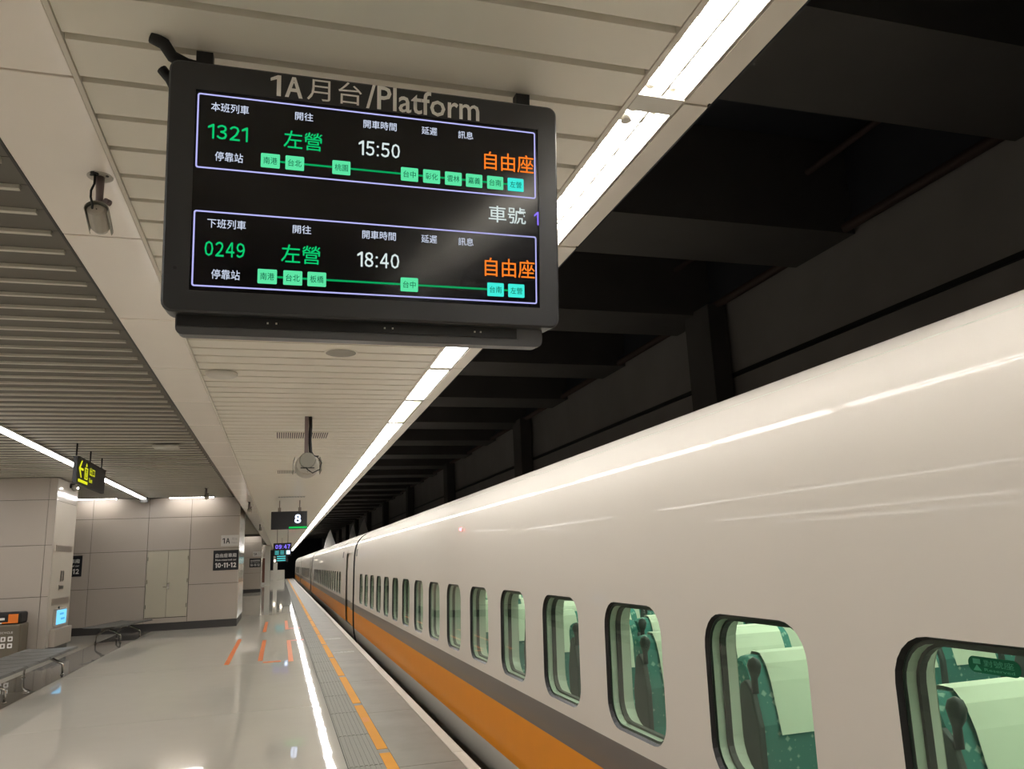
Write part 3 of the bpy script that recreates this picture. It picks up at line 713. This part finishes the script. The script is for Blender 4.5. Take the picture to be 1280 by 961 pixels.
# large camera housing on post
t = thing('security_camera', 'big grey camera housing on a dark post with a looped cable, under the display', 'camera', (0.253, 8.5, ZC))
b = MB(); b.box(-0.028, 0.012, -0.03, 0.03, -0.42, 0.0); b.build('post', M['mauve'], t)
b = MB(); b.tube([(0.03, 0, 0.0), (0.034, 0, -0.1), (0.028, 0, -0.25), (0.036, 0, -0.38), (0.06, -0.02, -0.43), (0.085, -0.03, -0.45)], 0.018, 8); b.tube([(0.05, -0.03, -0.43), (0.12, -0.05, -0.435)], 0.007, 6)
b.tube([(0.03, -0.2, -0.43), (0.10, -0.24, -0.47), (0.142, -0.25, -0.53), (0.12, -0.25, -0.60), (0.05, -0.25, -0.635), (0.0, -0.25, -0.60), (-0.02, -0.22, -0.56)], 0.006, 8)
b.build('cable', M['cable'], t)
b = MB(); n = 20; prof = [(-0.22, 0.85), (-0.20, 0.97), (0.05, 1.0), (0.18, 0.96), (0.24, 0.8), (0.26, 0.4)]
rings = [[(0.125 * s_ * math.cos(2 * PI * k / n), yy, -0.545 + (0.12 if math.sin(2 * PI * k / n) > 0 else 0.105) * s_ * math.sin(2 * PI * k / n) ) for k in range(n)] for yy, s_ in prof]
for i in range(len(rings) - 1):
    for k in range(n):
        k2 = (k + 1) % n; b.face([rings[i][k], rings[i][k2], rings[i + 1][k2], rings[i + 1][k]], 0, True)
b.face(list(reversed(rings[0]))); b.face(rings[-1])
hs = b.build('housing', M['cctv'], t)
b = MB(); b.tube([(0, -0.235, -0.50), (0, -0.218, -0.50)], [0.075, 0.085], 18); b.build('rear_cap', M['clear'], hs)
Box('black_slot', M['black'], -0.07, 0.07, -0.228, -0.222, -0.585, -0.575, hs)
b = MB(); b.tube([(0, -0.222, -0.62), (0, -0.226, -0.62)], 0.004, 6); b.tube([(0, -0.222, -0.60), (0, -0.226, -0.60)], 0.004, 6); b.build('screw', M['black'], hs)
b = MB(); b.prism([(-0.13, -0.20, -0.46), (-0.145, -0.20, -0.50), (-0.145, -0.20, -0.60), (-0.137, -0.20, -0.60), (-0.137, -0.20, -0.50), (-0.122, -0.20, -0.46)], (0, 0.4, 0)); b.prism([(0.13, -0.20, -0.46), (0.145, -0.20, -0.50), (0.145, -0.20, -0.60), (0.137, -0.20, -0.60), (0.137, -0.20, -0.50), (0.122, -0.20, -0.46)], (0, 0.4, 0)); b.build('sun_hood', M['clear'], hs)
# smoke detector and speaker
b = MB(); b.tube([(-0.49, 6.54, ZC), (-0.49, 6.54, ZC - 0.018), (-0.49, 6.54, ZC - 0.032), (-0.49, 6.54, ZC - 0.036)], [0.125, 0.125, 0.105, 0.07], 28)
tag(b.build('smoke_detector', M['white_paint']), 'round white detector standing proud of the slatted ceiling under the display', 'detector')
t = thing('ceiling_speaker', 'round flush speaker disc in the slatted ceiling under the display', 'speaker', (0.41, 5.78, ZC))
MB().tube([(0, 0, 0.002), (0, 0, -0.004)], 0.125, 28).build('rim', M['slat'], t); MB().tube([(0, 0, -0.003), (0, 0, -0.006)], 0.112, 28).build('grille', M['clear'], t)
for (y0, y1, lb) in ((9.52, 9.98, 'slotted air grille in the slatted ceiling behind the big camera housing'), (13.5, 13.95, 'second slotted air grille, just beyond the big camera housing'), (18.8, 19.1, 'dark thin air grille in the ceiling before the number 8 sign')):
    t = thing('air_grille', lb, 'vent', (0, 0, ZC))
    Box('frame', M['slat'], -0.10, 0.57, y0 - 0.04, y1 + 0.04, -0.006, 0.001, t); 
    g = MB()
    for k in range(24): g.box(-0.07 + k * 0.0255, -0.057 + k * 0.0255, y0 + 0.01, y1 - 0.01, -0.0085, -0.006)
    g.build('slot', M['dark_trim'], t)

# ================================================================= CONCOURSE FURNITURE
def bench(loc, rz, npad, label):
    t = thing('bench', label, 'bench', loc, rz); zt = 0.385; L_ = 0.56 * npad
    for k in range(npad):
        b = MB(); prof = [(-0.37, 0.012), (-0.33, 0.0), (-0.12, -0.012), (0.1, -0.010), (0.30, 0.004), (0.345, 0.0), (0.365, -0.022)]
        y0, y1 = -L_ + 0.56 * k + 0.012, -L_ + 0.56 * (k + 1) - 0.012
        for i in range(len(prof) - 1):
            (xa, za), (xb, zb_) = prof[i], prof[i + 1]
            b.prism([(xa, y0, zt + za), (xb, y0, zt + zb_), (xb, y0, zt + zb_ - 0.008), (xa, y0, zt + za - 0.008)], (0, y1 - y0, 0))
        sd = b.build('seat', M['bench'], t)
        b = MB(); b.box(-0.33, 0.33, y1 - 0.012, y1 + 0.036 if k < npad - 1 else y1, zt - 0.035, zt - 0.016); b.build('bracket', M['cable'], t)
    b = MB(); b.box(-0.05, 0.03, -L_ + 0.1, -0.1, zt - 0.09, zt - 0.035); b.build('beam', M['bench'], t)
    for y in (-0.55, -L_ + 0.55):
        b = MB()
        for s in (-1, 1): b.tube([(-0.01, y, zt - 0.085), (s * 0.10 - 0.01, y, zt - 0.12), (s * 0.25, y, 0.175), (s * 0.27, y, 0.15), (s * 0.275, y, 0.02)], [0.03, 0.026, 0.02, 0.017, 0.015], 8); b.tube([(s * 0.275, y, 0.02), (s * 0.275, y, 0)], 0.028, 10)
        b.build('leg', M['chrome'], t)
bench((-3.62, 15.3, 0), 0, 7, 'grey perforated metal bench in front of the near pillar, cut by the left edge')
bench((-3.40, 22.1, 0), math.radians(-12), 4, 'grey metal bench standing askew by the far wall left of the door')
# bin with recycling symbols
t = thing('recycling_bin', 'bronze recycling bin with white symbols and an orange and black top, by the pillar', 'bin', (0, 16.9, 0))
Box('bin_body', M['bin'], -5.75, -4.58, 0, 0.5, 0.0, 0.72, t, 0.03)
Box('bin_top', M['cable'], -5.72, -4.60, 0.02, 0.48, 0.72, 0.93, t, 0.04)
Box('orange_print', M['bin_orange'], -4.80, -4.64, 0.012, 0.02, 0.74, 0.90, t); Box('orange_print', M['bin_orange'], -5.05, -4.80, 0.012, 0.02, 0.74, 0.76, t)
Box('white_print', M['wall_letter'], -4.96, -4.86, 0.010, 0.02, 0.80, 0.84, t); Box('white_print', M['wall_letter'], -5.06, -4.9, 0.010, 0.02, 0.735, 0.76, t)
for r in range(2):
    for c in range(4):
        x = -5.12 + c * 0.115; z = 0.42 - r * 0.12
        p = plate('symbol_tile', M['wall_letter'], t, x, x + 0.08, z, z + 0.085, -0.003, 0.003, 0.012)
        if c % 2: MB().tube([(x + 0.04, -0.0035, z + 0.042), (x + 0.04, -0.0042, z + 0.042)], 0.022, 10).build('symbol', M['bin'], t)
        else: Box('symbol', M['bin'], x + 0.025, x + 0.055, -0.0042, -0.003, z + 0.02, z + 0.065, t)
text('回收 RECYCLE', M['wall_letter'], t, -5.10, -4.70, 0.555, 0.60, -0.0022)
# kiosk screen on the pillar
t = thing('kiosk_screen', 'small lit blue screen on the pillar side above the bench', 'screen', (XB, 18.4, 0))
Box('casing', M['cctv'], 0, 0.05, -0.42, 0.42, H - 1.01, H - 0.67, t, 0.006)
s_ = Box('screen', M['e_kiosk'], 0.05, 0.053, -0.38, 0.38, H - 0.98, H - 0.70, t)
for (a, c, m) in ((-0.15, 0.05, 'e_kiosk2'), (-0.05, -0.05, 'e_kiosk2')): Box('print', M[m], 0.053, 0.055, a, a + 0.3, H - 0.85 + c, H - 0.81 + c, s_)
MB().tube([(0.03, -0.2, H - 0.66), (0.05, -0.2, H - 0.66)], 0.035, 10).build('lens', M['black'], t)
g = Box('wall_cabinet', M['panel'], XB, XB + 0.10, 17.8, 19.1, 0.195, 0.52, None, 0.004); tag(g, 'low beige cabinet at the pillar foot under the blue screen', 'cabinet')
t = thing('spot_lamp', 'tiny dome camera with a bright spot high on the pillar side', 'camera', (XB, 18.5, H + 1.80))
MB().tube([(0, 0, 0.03), (0.09, 0, 0.03)], 0.05, 10).build('mount', M['black'], t)
MB().tube([(0.09, 0.0, 0.05), (0.09, 0.0, -0.05), (0.09, 0, -0.08)], [0.07, 0.06, 0.02], 12).build('dome', M['clear'], t)
MB().tube([(0.14, -0.02, -0.02), (0.165, -0.02, -0.02)], 0.02, 8).build('lamp', M['e_spot'], t)
# floor tape
def tape(x0, x1, y0, y1, m, lb, skew=0.0):
    b = MB(); b.prism([(x0, y0, 0.0012), (x1, y0, 0.0012), (x1 + skew, y1, 0.0012), (x0 + skew, y1, 0.0012)], (0, 0, 0.001)); tag(b.build('floor_tape', M[m]), lb, 'tape')
tape(-0.86, -0.78, 14.3, 19.0, 'tape_orange', 'orange tape strip on the floor, leftmost and longest')
tape(-0.33, -0.25, 14.5, 18.4, 'tape_orange', 'orange tape strip on the floor, middle of the near row')
tape(0.17, 0.25, 14.1, 18.0, 'tape_orange', 'orange tape strip on the floor, right of the near row')
tape(-0.37, -0.29, 20.6, 24.2, 'tape_orange', 'orange tape strip on the floor, left of the farther pair')
tape(0.16, 0.24, 20.9, 24.2, 'tape_orange', 'orange tape strip on the floor, right of the farther pair')
tape(0.24, 0.52, 21.05, 21.35, 'tape_red', 'short red crosswise tape by the ribbed strip, farther one')
tape(0.24, 0.52, 17.75, 18.0, 'tape_red', 'short red crosswise tape by the ribbed strip, nearer one')
tape(-0.24, 0.05, 14.15, 14.35, 'tape_orange', 'short faint crosswise tape at the near end of the middle strip')
# far platform clutter
t = thing('notice_board', 'brown framed board standing far down the platform', 'board', (-1.45, 70, 0)); Box('board_panel', M['brown'], -0.4, 0.35, 0, 0.08, 0.2, 2.2, t); Box('board_frame', M['white_paint'], -0.45, 0.4, 0.02, 0.1, 0.0, 2.3, t)
for x, y, lb in ((-0.95, 66, 'pale slim column far down the platform beside the brown board'), (-0.45, 84, 'pale slim column at the far end of the platform')):
    g = Box('column', M['white_paint'], x - 0.2, x + 0.2, y, y + 0.4, 0, ZC - 0.01); tag(g, lb, 'column')
g = Box('barrier', M['white_paint'], -1.0, 0.5, 90, 90.2, 0, 1.05); tag(g, 'low pale barrier across the far platform end', 'barrier')
for x, y, z, lb in ((-0.45, 78, 1.9, 'tiny warm lamp far down the platform, left one'), (0.15, 78, 2.15, 'tiny warm lamp far down the platform, right one')):
    tt = thing('lamp', lb, 'lamp', (x, y, z)); MB().tube([(0, 0, 0), (0, 0, 0.15)], 0.09, 10).build('bulb', M['e_far'], tt); MB().tube([(0, 0, 0.15), (0, 0, ZC - z)], 0.02, 6).build('rod', M['vent'], tt)
g = Box('hanging_banner', M['sign_black'], -1.0, 0.3, 86, 86.2, 2.2, ZC - 0.02); tag(g, 'dark sign box across the far end of the platform', 'sign')

# ================================================================= TRAIN
CARX = 1.66
PROF = [(-0.75, 1.98), (-0.55, 1.88), (-0.38, 1.79), (-0.26, 1.735), (-0.17, 1.703), (-0.10, 1.686), (-0.04, 1.675), (0.02, 1.668), (0.095, 1.660), (0.27, 1.655), (0.464, 1.652), (0.633, 1.652)]
def wx(z): return 1.652 + (z - 0.633) * 0.022
WZ0, WZ1 = 0.700, 1.318
UP = [(WZ1 + 0.03, wx(WZ1 + 0.03)), (1.45, 1.6708), (1.56, 1.6752), (1.66, 1.681), (1.75, 1.6885), (1.80, 1.6945), (1.83, 1.699), (1.90, 1.7135), (1.96, 1.732), (2.01, 1.754), (2.05, 1.777), (2.10, 1.815), (2.15, 1.865), (2.20, 1.932), (2.245, 2.008), (2.285, 2.105), (2.32, 2.22), (2.35, 2.37), (2.385, 2.63), (2.405, 2.93), (2.415, 3.35)]
def strip_mesh(b, pts, y0, y1, mi=0, nseg=1):
    for s in range(nseg):
        ya, yb = y0 + (y1 - y0) * s / nseg, y0 + (y1 - y0) * (s + 1) / nseg
        for (za, xa), (zb_, xb) in zip(pts[:-1], pts[1:]):
            b.face([(xa, ya, za), (xa, yb, za), (xb, yb, zb_), (xb, ya, zb_)], mi, True)
def weld(o, d=0.0005):
    import bmesh
    bm = bmesh.new(); bm.from_mesh(o.data); bmesh.ops.remove_doubles(bm, verts=bm.verts, dist=d); bmesh.ops.recalc_face_normals(bm, faces=bm.faces)
    bm.to_mesh(o.data); bm.free()
def skin_x(z):
    pts = PROF + UP
    if z <= pts[0][0]: return pts[0][1] - (z - pts[0][0])
    for (za, xa), (zb_, xb) in zip(pts[:-1], pts[1:]):
        if z <= zb_: return xa + (xb - xa) * (z - za) / max(zb_ - za, 1e-6)
    return 3.35
def skin_normals(o):
    ns = []
    for v in o.data.vertices:
        x, y, z = v.co; far_ = x > 3.35; xx = 6.7 - x if far_ else x
        if z > 2.405: n = Vector((0, 0, 1)) if xx > 3.2 else Vector((-0.06, 0, 1))
        else:
            h = 0.02 if z > 1.9 else 0.06
            a, b_ = (skin_x(z - h), skin_x(min(z + h, 2.414))); hh = (min(z + h, 2.414) - (z - h))
            sl_ = (b_ - a) / hh; n = Vector((-1, 0, sl_))
        n.normalize()
        if far_: n.x = -n.x
        ns.append(n)
    # outward winding first
    import bmesh
    bm = bmesh.new(); bm.from_mesh(o.data)
    bm.verts.ensure_lookup_table()
    for f in bm.faces:
        m = Vector((0, 0, 0))
        for v in f.verts: m += ns[v.index]
        if f.normal.dot(m) < 0: f.normal_flip()
        f.smooth = True
    bm.to_mesh(o.data); bm.free()
    o.data.normals_split_custom_set_from_vertices(ns)
def hole_cell(b, y0, y1, z0, z1, hole, fx, mi=0):
    """planar-ish cell with a rounded hole; hole is a list of (y,z) ccw from angle 0"""
    cy, cz = sum(p[0] for p in hole) / len(hole), sum(p[1] for p in hole) / len(hole)
    outer = []
    for (py, pz) in hole:
        dy_, dz_ = py - cy, pz - cz
        t = min(((y1 - cy) / dy_) if dy_ > 1e-6 else ((y0 - cy) / dy_ if dy_ < -1e-6 else 1e9), ((z1 - cz) / dz_) if dz_ > 1e-6 else ((z0 - cz) / dz_ if dz_ < -1e-6 else 1e9))
        outer.append((cy + dy_ * t, cz + dz_ * t))
    n = len(hole)
    for i in range(n):
        j = (i + 1) % n
        (ay, az), (by, bz) = outer[i], outer[j]
        pts = [hole[i], outer[i]]
        # corner insertion
        if abs(ay - by) > 1e-5 and abs(az - bz) > 1e-5:
            ycor = ay if (abs(ay - y0) < 1e-5 or abs(ay - y1) < 1e-5) else by
            zcor = az if (abs(az - z0) < 1e-5 or abs(az - z1) < 1e-5) else bz
            pts.append((ycor, zcor))
        pts += [outer[j], hole[j]]
        b.face([(fx(z), y, z) for y, z in pts], mi, True)
def whole(yc, w=0.655, grow=0.0):
    return rrect(yc - w / 2 - grow, yc + w / 2 + grow, WZ0 - grow, WZ1 + grow, 0.135 + grow, 6)
# shared window mesh (at yc = 0, x relative to the skin)
def window_unit():
    h0 = whole(0); b = MB()
    def ring(xa, ha, xb, hb, mi):
        for i in range(len(ha)):
            j = (i + 1) % len(ha); b.face([(wx(ha[i][1]) + xa, ha[i][0], ha[i][1]), (wx(ha[j][1]) + xa, ha[j][0], ha[j][1]), (wx(hb[j][1]) + xb, hb[j][0], hb[j][1]), (wx(hb[i][1]) + xb, hb[i][0], hb[i][1])], mi, True)
    h1 = whole(0, grow=-0.009)
    ring(0.0, h0, 0.018, h1, 0)
    g = b.build('window_gasket', M['gasket'])
    b = MB(); h2 = whole(0, grow=-0.020); h3 = whole(0, grow=-0.004); h4 = whole(0, grow=-0.03)
    ring(0.019, h1, 0.022, h2, 1); ring(0.022, h2, 0.055, h2, 0); ring(0.055, h2, 0.056, h4, 1); ring(0.056, h4, 0.08, h4, 1); ring(0.08, h4, 0.081, h2, 0); ring(0.081, h2, 0.15, whole(0, grow=0.012), 0)
    r = b.build('window_reveal', [M['reveal'], M['dark_trim']])
    b = MB(); b.face([(wx(z) + 0.018, y, z) for y, z in h1]); p = b.build('window_pane', M['glass'])
    return g, r, p
WG, WR, WP = window_unit(); wused = False
def car(y0, y1, wins, doors, label, seats=False):
    global wused
    t = thing('train_car', label, 'train', (3.35, y0, -1.25)); 
    off = Vector((-3.35, -y0, 1.25))
    parts = []
    def P(b, name, m, w=True):
        o = b.build(name, m)
        if w: weld(o); skin_normals(o)
        o.parent = t; o.location = off; parts.append(o); return o
    def clear(a, c):   # spans of y free of doors
        spans = [(a, c)]
        for d0, d1 in doors:
            spans = [s for q in spans for s in ((q[0], min(q[1], d0)), (max(q[0], d1), q[1])) if s[1] - s[0] > 1e-3]
        return spans
    low = [p for p in PROF if p[0] <= 0.096]
    b = MB(); strip_mesh(b, low, y0, y1); P(b, 'skirt', M['car_skirt'])
    b = MB(); [strip_mesh(b, [(0.095, 1.660), (0.27, 1.655), (0.464, 1.652)], *s) for s in clear(y0, y1)]; P(b, 'orange_stripe', M['car_orange'])
    b = MB(); [strip_mesh(b, [(0.464, 1.652), (0.633, 1.652)], *s) for s in clear(y0, y1)]; P(b, 'grey_stripe', M['car_grey'])
    b = MB()
    zb0, zb1 = 0.633, WZ1 + 0.03
    ws = sorted(wins); cur = y0
    for wc in ws:
        a, c = wc - 0.52, wc + 0.52
        if a > cur + 1e-3:
            for s in clear(cur, a): b.face([(wx(zb0), s[0], zb0), (wx(zb0), s[1], zb0), (wx(zb1), s[1], zb1), (wx(zb1), s[0], zb1)], 0, True)
        hole_cell(b, a, c, zb0, zb1, whole(wc), wx); cur = c
    for s in clear(cur, y1):
        if s[1] > cur: b.face([(wx(zb0), s[0], zb0), (wx(zb0), s[1], zb0), (wx(zb1), s[1], zb1), (wx(zb1), s[0], zb1)], 0, True)
    lowroof = [p for p in UP if p[0] <= 1.81]; hiroof = [p for p in UP if p[0] >= 1.79]
    for s in clear(y0, y1): strip_mesh(b, lowroof, *s)
    strip_mesh(b, hiroof, y0, y1)
    strip_mesh(b, [(z, 6.7 - x) for z, x in reversed(hiroof)] + [(z, 6.7 - x) for z, x in reversed(lowroof)][1:] + [(zb0, 6.7 - 1.652), (-0.75, 6.7 - 1.9)], y0, y1)
    P(b, 'body_shell', M['car_white'])
    # end walls
    b = MB()
    for y in (y0 + 0.02, y1 - 0.02):
        prof = [(x, y, z) for z, x in PROF] + [(x, y, z) for z, x in UP] + [(6.7 - x, y, z) for z, x in reversed(UP)] + [(6.7 - x, y, z) for z, x in reversed(PROF)]
        b.face(prof)
    P(b, 'end_wall', M['gasket'], False)
    # doors
    for d0, d1 in doors:
        e = 0.035
        def dp(x, z): return x + e
        b = MB()
        b.face([(1.652 + e, d0 + .03, 0.633), (1.652 + e, d1 - .03, 0.633), (wx(1.35) + e, d1 - .03, 1.35), (wx(1.35) + e, d0 + .03, 1.35)])
        strip_mesh(b, [(z, x + e) for z, x in lowroof], d0 + .03, d1 - .03)
        o = P(b, 'door', M['car_white'])
        b = MB(); strip_mesh(b, [(0.095, 1.660 + e), (0.464, 1.652 + e)], d0 + .03, d1 - .03); s1 = b.build('door_orange_stripe', M['car_orange'], o)
        b = MB(); strip_mesh(b, [(0.464, 1.652 + e), (0.633, 1.652 + e)], d0 + .03, d1 - .03); s2 = b.build('door_grey_stripe', M['car_grey'], o)
        b = MB()
        for ya, yb in ((d0, d0 + .03), (d1 - .03, d1)): strip_mesh(b, [(0.095, 1.70), (1.35, 1.71), (1.80, 1.76)], ya, yb)
        P(b, 'door_seal', M['gasket'])
    # saloon lining
    b = MB(); cur = y0 + 0.1
    LX_ = 1.652 + 0.15
    for wc in ws:
        a, c = wc - 0.52, wc + 0.52
        if a > cur: b.face([(LX_, cur, 0.02), (LX_, a, 0.02), (LX_, a, 2.1), (LX_, cur, 2.1)])
        b.face([(LX_, a, 0.02), (LX_, c, 0.02), (LX_, c, 0.633), (LX_, a, 0.633)])
        hole_cell(b, a, c, 0.633, WZ1 + 0.03, whole(wc, grow=0.010), lambda z: LX_ + (z - 0.633) * 0.022)
        b.face([(LX_ + 0.0157, a, WZ1 + 0.03), (LX_ + 0.0157, c, WZ1 + 0.03), (LX_ + 0.12, c, 1.9), (LX_ + 0.12, a, 1.9)]); cur = c
    if cur < y1 - 0.1: b.face([(LX_, cur, 0.02), (LX_, y1 - 0.1, 0.02), (LX_, y1 - 0.1, 2.1), (LX_, cur, 2.1)])
    b.box(1.81, 4.9, y0 + 0.1, y1 - 0.1, -0.02, 0.02); b.box(1.9, 4.8, y0 + 0.1, y1 - 0.1, 2.15, 2.18); b.box(4.9, 4.93, y0 + 0.1, y1 - 0.1, 0, 2.15)
    b.box(1.85, 4.9, y0 + 0.15, y0 + 0.2, 0, 2.15); b.box(1.85, 4.9, y1 - 0.2, y1 - 0.15, 0, 2.15)
    P(b, 'saloon_lining', M['lining'], False)
    b = MB()
    for x in (2.75, 3.75): b.box(x - 0.09, x + 0.09, y0 + 0.3, y1 - 0.3, 2.12, 2.14)
    P(b, 'saloon_light', M['e_cabin'], False)
    b = MB(); b.box(1.93, 2.35, y0 + 0.3, y1 - 0.3, 1.72, 1.76); b.box(4.35, 4.8, y0 + 0.3, y1 - 0.3, 1.72, 1.76); P(b, 'luggage_rack', M['reveal'], False)
    for wc in ws:
        if not wused: g, r, p = WG, WR, WP; wused = True
        else: g, r, p = (o.copy() for o in (WG, WR, WP)); [C.objects.link(o) for o in (g, r, p)]
        for o in (g, r, p): o.parent = t; o.location = off + Vector((0, wc, 0))
    for y in (y0 + 3.2 if doors else None, y1 - 0.45):
        if y is None: continue
        b = MB(); b.prism([(skin_x(1.70) - 0.006, y, 1.70), (skin_x(1.70) - 0.006, y + 0.25, 1.70), (skin_x(1.86) - 0.006, y + 0.25, 1.86), (skin_x(1.86) - 0.006, y, 1.86)], (0.01, 0, 0)); P(b, 'vent_slot', M['black'], False)
    return t, off
c_wins = [2.62 + 1.04 * k for k in range(-7, 15)]
t1, off1 = car(-5.75, 18.75, c_wins, [], 'nearest white train car with orange and grey stripes, filling the right side', True)
b = MB(); b.tube([(-0.02, 0, 0), (0.0, 0, 0)], [0.013, 0.018], 12); o = b.build('side_lamp', M['e_red'], t1); o.location = off1 + Vector((1.694, 7.5, 1.845)); o['label'] = 'small glowing red side lamp'
rm = MB().tube([(-0.006, 0, 0), (0.004, 0, 0)], 0.026, 12).build('side_lamp_rim', M['reveal'], t1); rm.location = off1 + Vector((1.698, 7.5, 1.845))
# sticker on the nearest window
st = thing('window_sticker', 'green rounded sticker with a seat symbol on the nearest train window', 'sticker', (0, 0, 0))
b = MB(); zz0, zz1, ya, yb = 1.243, 1.282, 1.513, 1.662
b.prism([(wx(1.26) + 0.016, y, z) for y, z in rrect(ya, yb, zz0, zz1, 0.0185, 6)], (0.0012, 0, 0)); b.build('sticker_base', mat('green_sticker', srgb(0, 92, 60), 0.5, spec=0.2), st)
sg = mat('pale_green_print', srgb(70, 150, 116), 0.5, spec=0.2)
b = MB(); X = wx(1.26) + 0.0152; b.box(X, X + 0.0006, 1.624, 1.646, 1.264, 1.276); b.prism([(X, 1.648, 1.248), (X, 1.624, 1.248), (X, 1.636, 1.262)], (0.0006, 0, 0)); b.build('seat_symbol', sg, st)
tx = text('對號座', sg, st, 0, 0.085, 0, 0.016, 0, plane='side'); tx.location = (X, 1.615, 1.260); tx.rotation_euler = (0, 0, PI)
tx = text('Reserved', sg, st, 0, 0.085, 0, 0.007, 0, plane='side'); tx.location = (X, 1.615, 1.249); tx.rotation_euler = (0, 0, PI)
for key in ('label', 'category'): del st[key]
st.parent = t1; st.location = -Vector(t1.location); st['label'] = 'green rounded sticker on the nearest window'
labs = ['second white train car, beyond the first black gap', 'third white train car, small in the distance', 'fourth white train car, last one visible far away']
yy = 19.15
cars = []
for i in range(3):
    ye = min(yy + 24.5, 112); n = 18 if i < 2 else 16
    tcar, offc = car(yy, ye, [yy + 4.25 + 1.04 * k for k in range(n)], [(yy + 0.55, yy + 2.1)], labs[i]); cars.append((tcar, offc))
    g = MB(); g.prism([(x + 0.16, yy - 0.40, z) for z, x in ([(-0.6, 1.85)] + PROF[4:] + UP)] + [(3.35, yy - 0.40, -0.6)], (0, 0.40, 0)); g = g.build('gangway_bellows', M['gasket'])
    g.parent = tcar; g.location = offc
    yy += 24.9
# roof shields
for (x, y, zt, w, lb) in ((2.5, 42.3, H + 1.69, 0.34, 'tall pale pointed shield on the distant train roof, left one'), (3.75, 43.2, H + 1.98, 0.30, 'pale pointed shield on the distant train roof, middle one'), (4.35, 43.3, H + 2.25, 0.50, 'broad pale rounded shield on the distant train roof, right one')):
    b = MB(); sh = []
    n = 8; zr = 2.33
    for k in range(n + 1): f = k / n; sh.append((x - w * (1 - f) ** (0.75 if w < 0.6 else 0.5), y, zr + (zt - zr) * f))
    for k in range(n - 1, -1, -1): f = k / n; sh.append((x + w * (1 - f) ** (1.2 if w < 0.6 else 0.5), y, zr + (zt - zr) * f))
    b.prism(sh, (0, -0.25, 0)); o = b.build('roof_shield', M['fin']); ci = 0 if y < 43.6 else 1; o.parent = cars[ci][0]; o.location = cars[ci][1]

# ================================================================= SEATS
def make_seat():
    t = thing('train_seat', 'x', 'seat', (0, 0, 0.02)); Ws = 0.465
    # local: x 0..Ws, front of backrest at y=0 (facing -y), leaning back
    def back_pts(inset):   # profile in (y,z)
        return [(-0.02, 0.42), (0.03, 0.62), (0.02, 0.82), (0.06, 0.98), (0.085, 1.05), (0.12, 1.085), (0.17, 1.085), (0.20, 1.04), (0.19, 0.8), (0.17, 0.42)]
    b = MB(); pr = back_pts(0); n = len(pr)
    xs = [0.0, 0.025, 0.06, Ws - 0.06, Ws - 0.025, Ws]; sc_ = [0.94, 0.985, 1, 1, 0.985, 0.94]
    ring = [[(x, (0.09 + (y - 0.09) * s), (0.75 + (z - 0.75) * (s if z > 0.7 else 1))) for y, z in pr] for x, s in zip(xs, sc_)]
    for i in range(len(xs) - 1):
        for k in range(n):
            k2 = (k + 1) % n; b.face([ring[i][k], ring[i + 1][k], ring[i + 1][k2], ring[i][k2]], 0, True)
    b.face(ring[0]); b.face(list(reversed(ring[-1])))
    bo = b.build('backrest', M['fabric'], t)
    # headrest cloth: front drop, over the top
    b = MB(); cp = [(0.005, 0.78), (0.018, 0.84), (0.048, 0.985), (0.074, 1.056), (0.112, 1.096), (0.172, 1.098), (0.212, 1.045), (0.208, 0.93)]
    for (ya, za), (yb, zb_) in zip(cp[:-1], cp[1:]): b.face([(0.085, ya, za), (Ws - 0.06, ya, za), (Ws - 0.06, yb, zb_), (0.085, yb, zb_)], 0, True)
    co = b.build('headrest_cover', M['cover'], t)
    b = MB(); b.box(0.02, Ws - 0.02, -0.46, 0.05, 0.30, 0.43); b.build('seat_cushion', M['fabric'], t, 0.03, 3)
    # dark side shell with the round grip on the shoulder
    b = MB(); side = [(-0.05, 0.35), (0.0, 0.62), (-0.005, 0.82), (0.03, 0.96), (0.07, 1.00), (0.11, 0.98), (0.17, 0.80), (0.17, 0.35)]
    b.prism([(-0.028, y, z) for y, z in side], (0.03, 0, 0)); b.build('side_shell', M['shell'], t, 0.008)
    b = MB()
    for k, (dz, r) in enumerate(()): pass
    b.tube([(-0.012, 0.02, 0.95), (-0.012, 0.018, 1.01), (-0.012, 0.012, 1.035), (-0.012, 0.01, 1.062), (-0.012, 0.01, 1.085), (-0.012, 0.01, 1.095)], [0.014, 0.014, 0.024, 0.030, 0.022, 0.004], 12)
    b.build('grip', mat('dark_grip', srgb(52, 60, 58), 0.5), t)
    b = MB(); b.box(-0.035, 0.0, -0.40, 0.0, 0.54, 0.575); b.box(-0.03, -0.005, -0.1, -0.05, 0.35, 0.54); b.build('armrest', M['shell'], t, 0.01)
    b = MB(); b.box(0.05, 0.09, -0.35, 0.1, 0.0, 0.3); b.box(Ws - 0.09, Ws - 0.05, -0.35, 0.1, 0.0, 0.3); b.build('seat_base', M['shell'], t)
    return t
seat0 = make_seat(); TS = TREE(seat0); used = False
wn = {-2: 'window at the right edge of the picture', -1: 'rightmost train window', 0: 'rightmost train window', 1: 'second train window from the right', 2: 'third train window from the right', 3: 'fourth train window from the right', 4: 'fifth train window from the right'}
order = ['first', 'second', 'third', 'fourth', 'fifth', 'sixth', 'seventh', 'eighth', 'ninth', 'tenth', 'eleventh', 'twelfth']
def as_part(o, root, name=None):
    for key in ('label', 'category', 'group'):
        if key in o: del o[key]
    o.parent = root; o.location = Vector(o.location) - Vector(root.location)
for k in range(-1, 12):
    for c, x in enumerate((1.935, 2.42, 3.46, 3.92, 4.38)):
        if c > 1 and k > 6: continue
        s = seat0 if not used else copy_tree(seat0, None, TS); used = True
        s.location = (x, 1.96 + 1.04 * k, 0.02)
        as_part(s, t1)
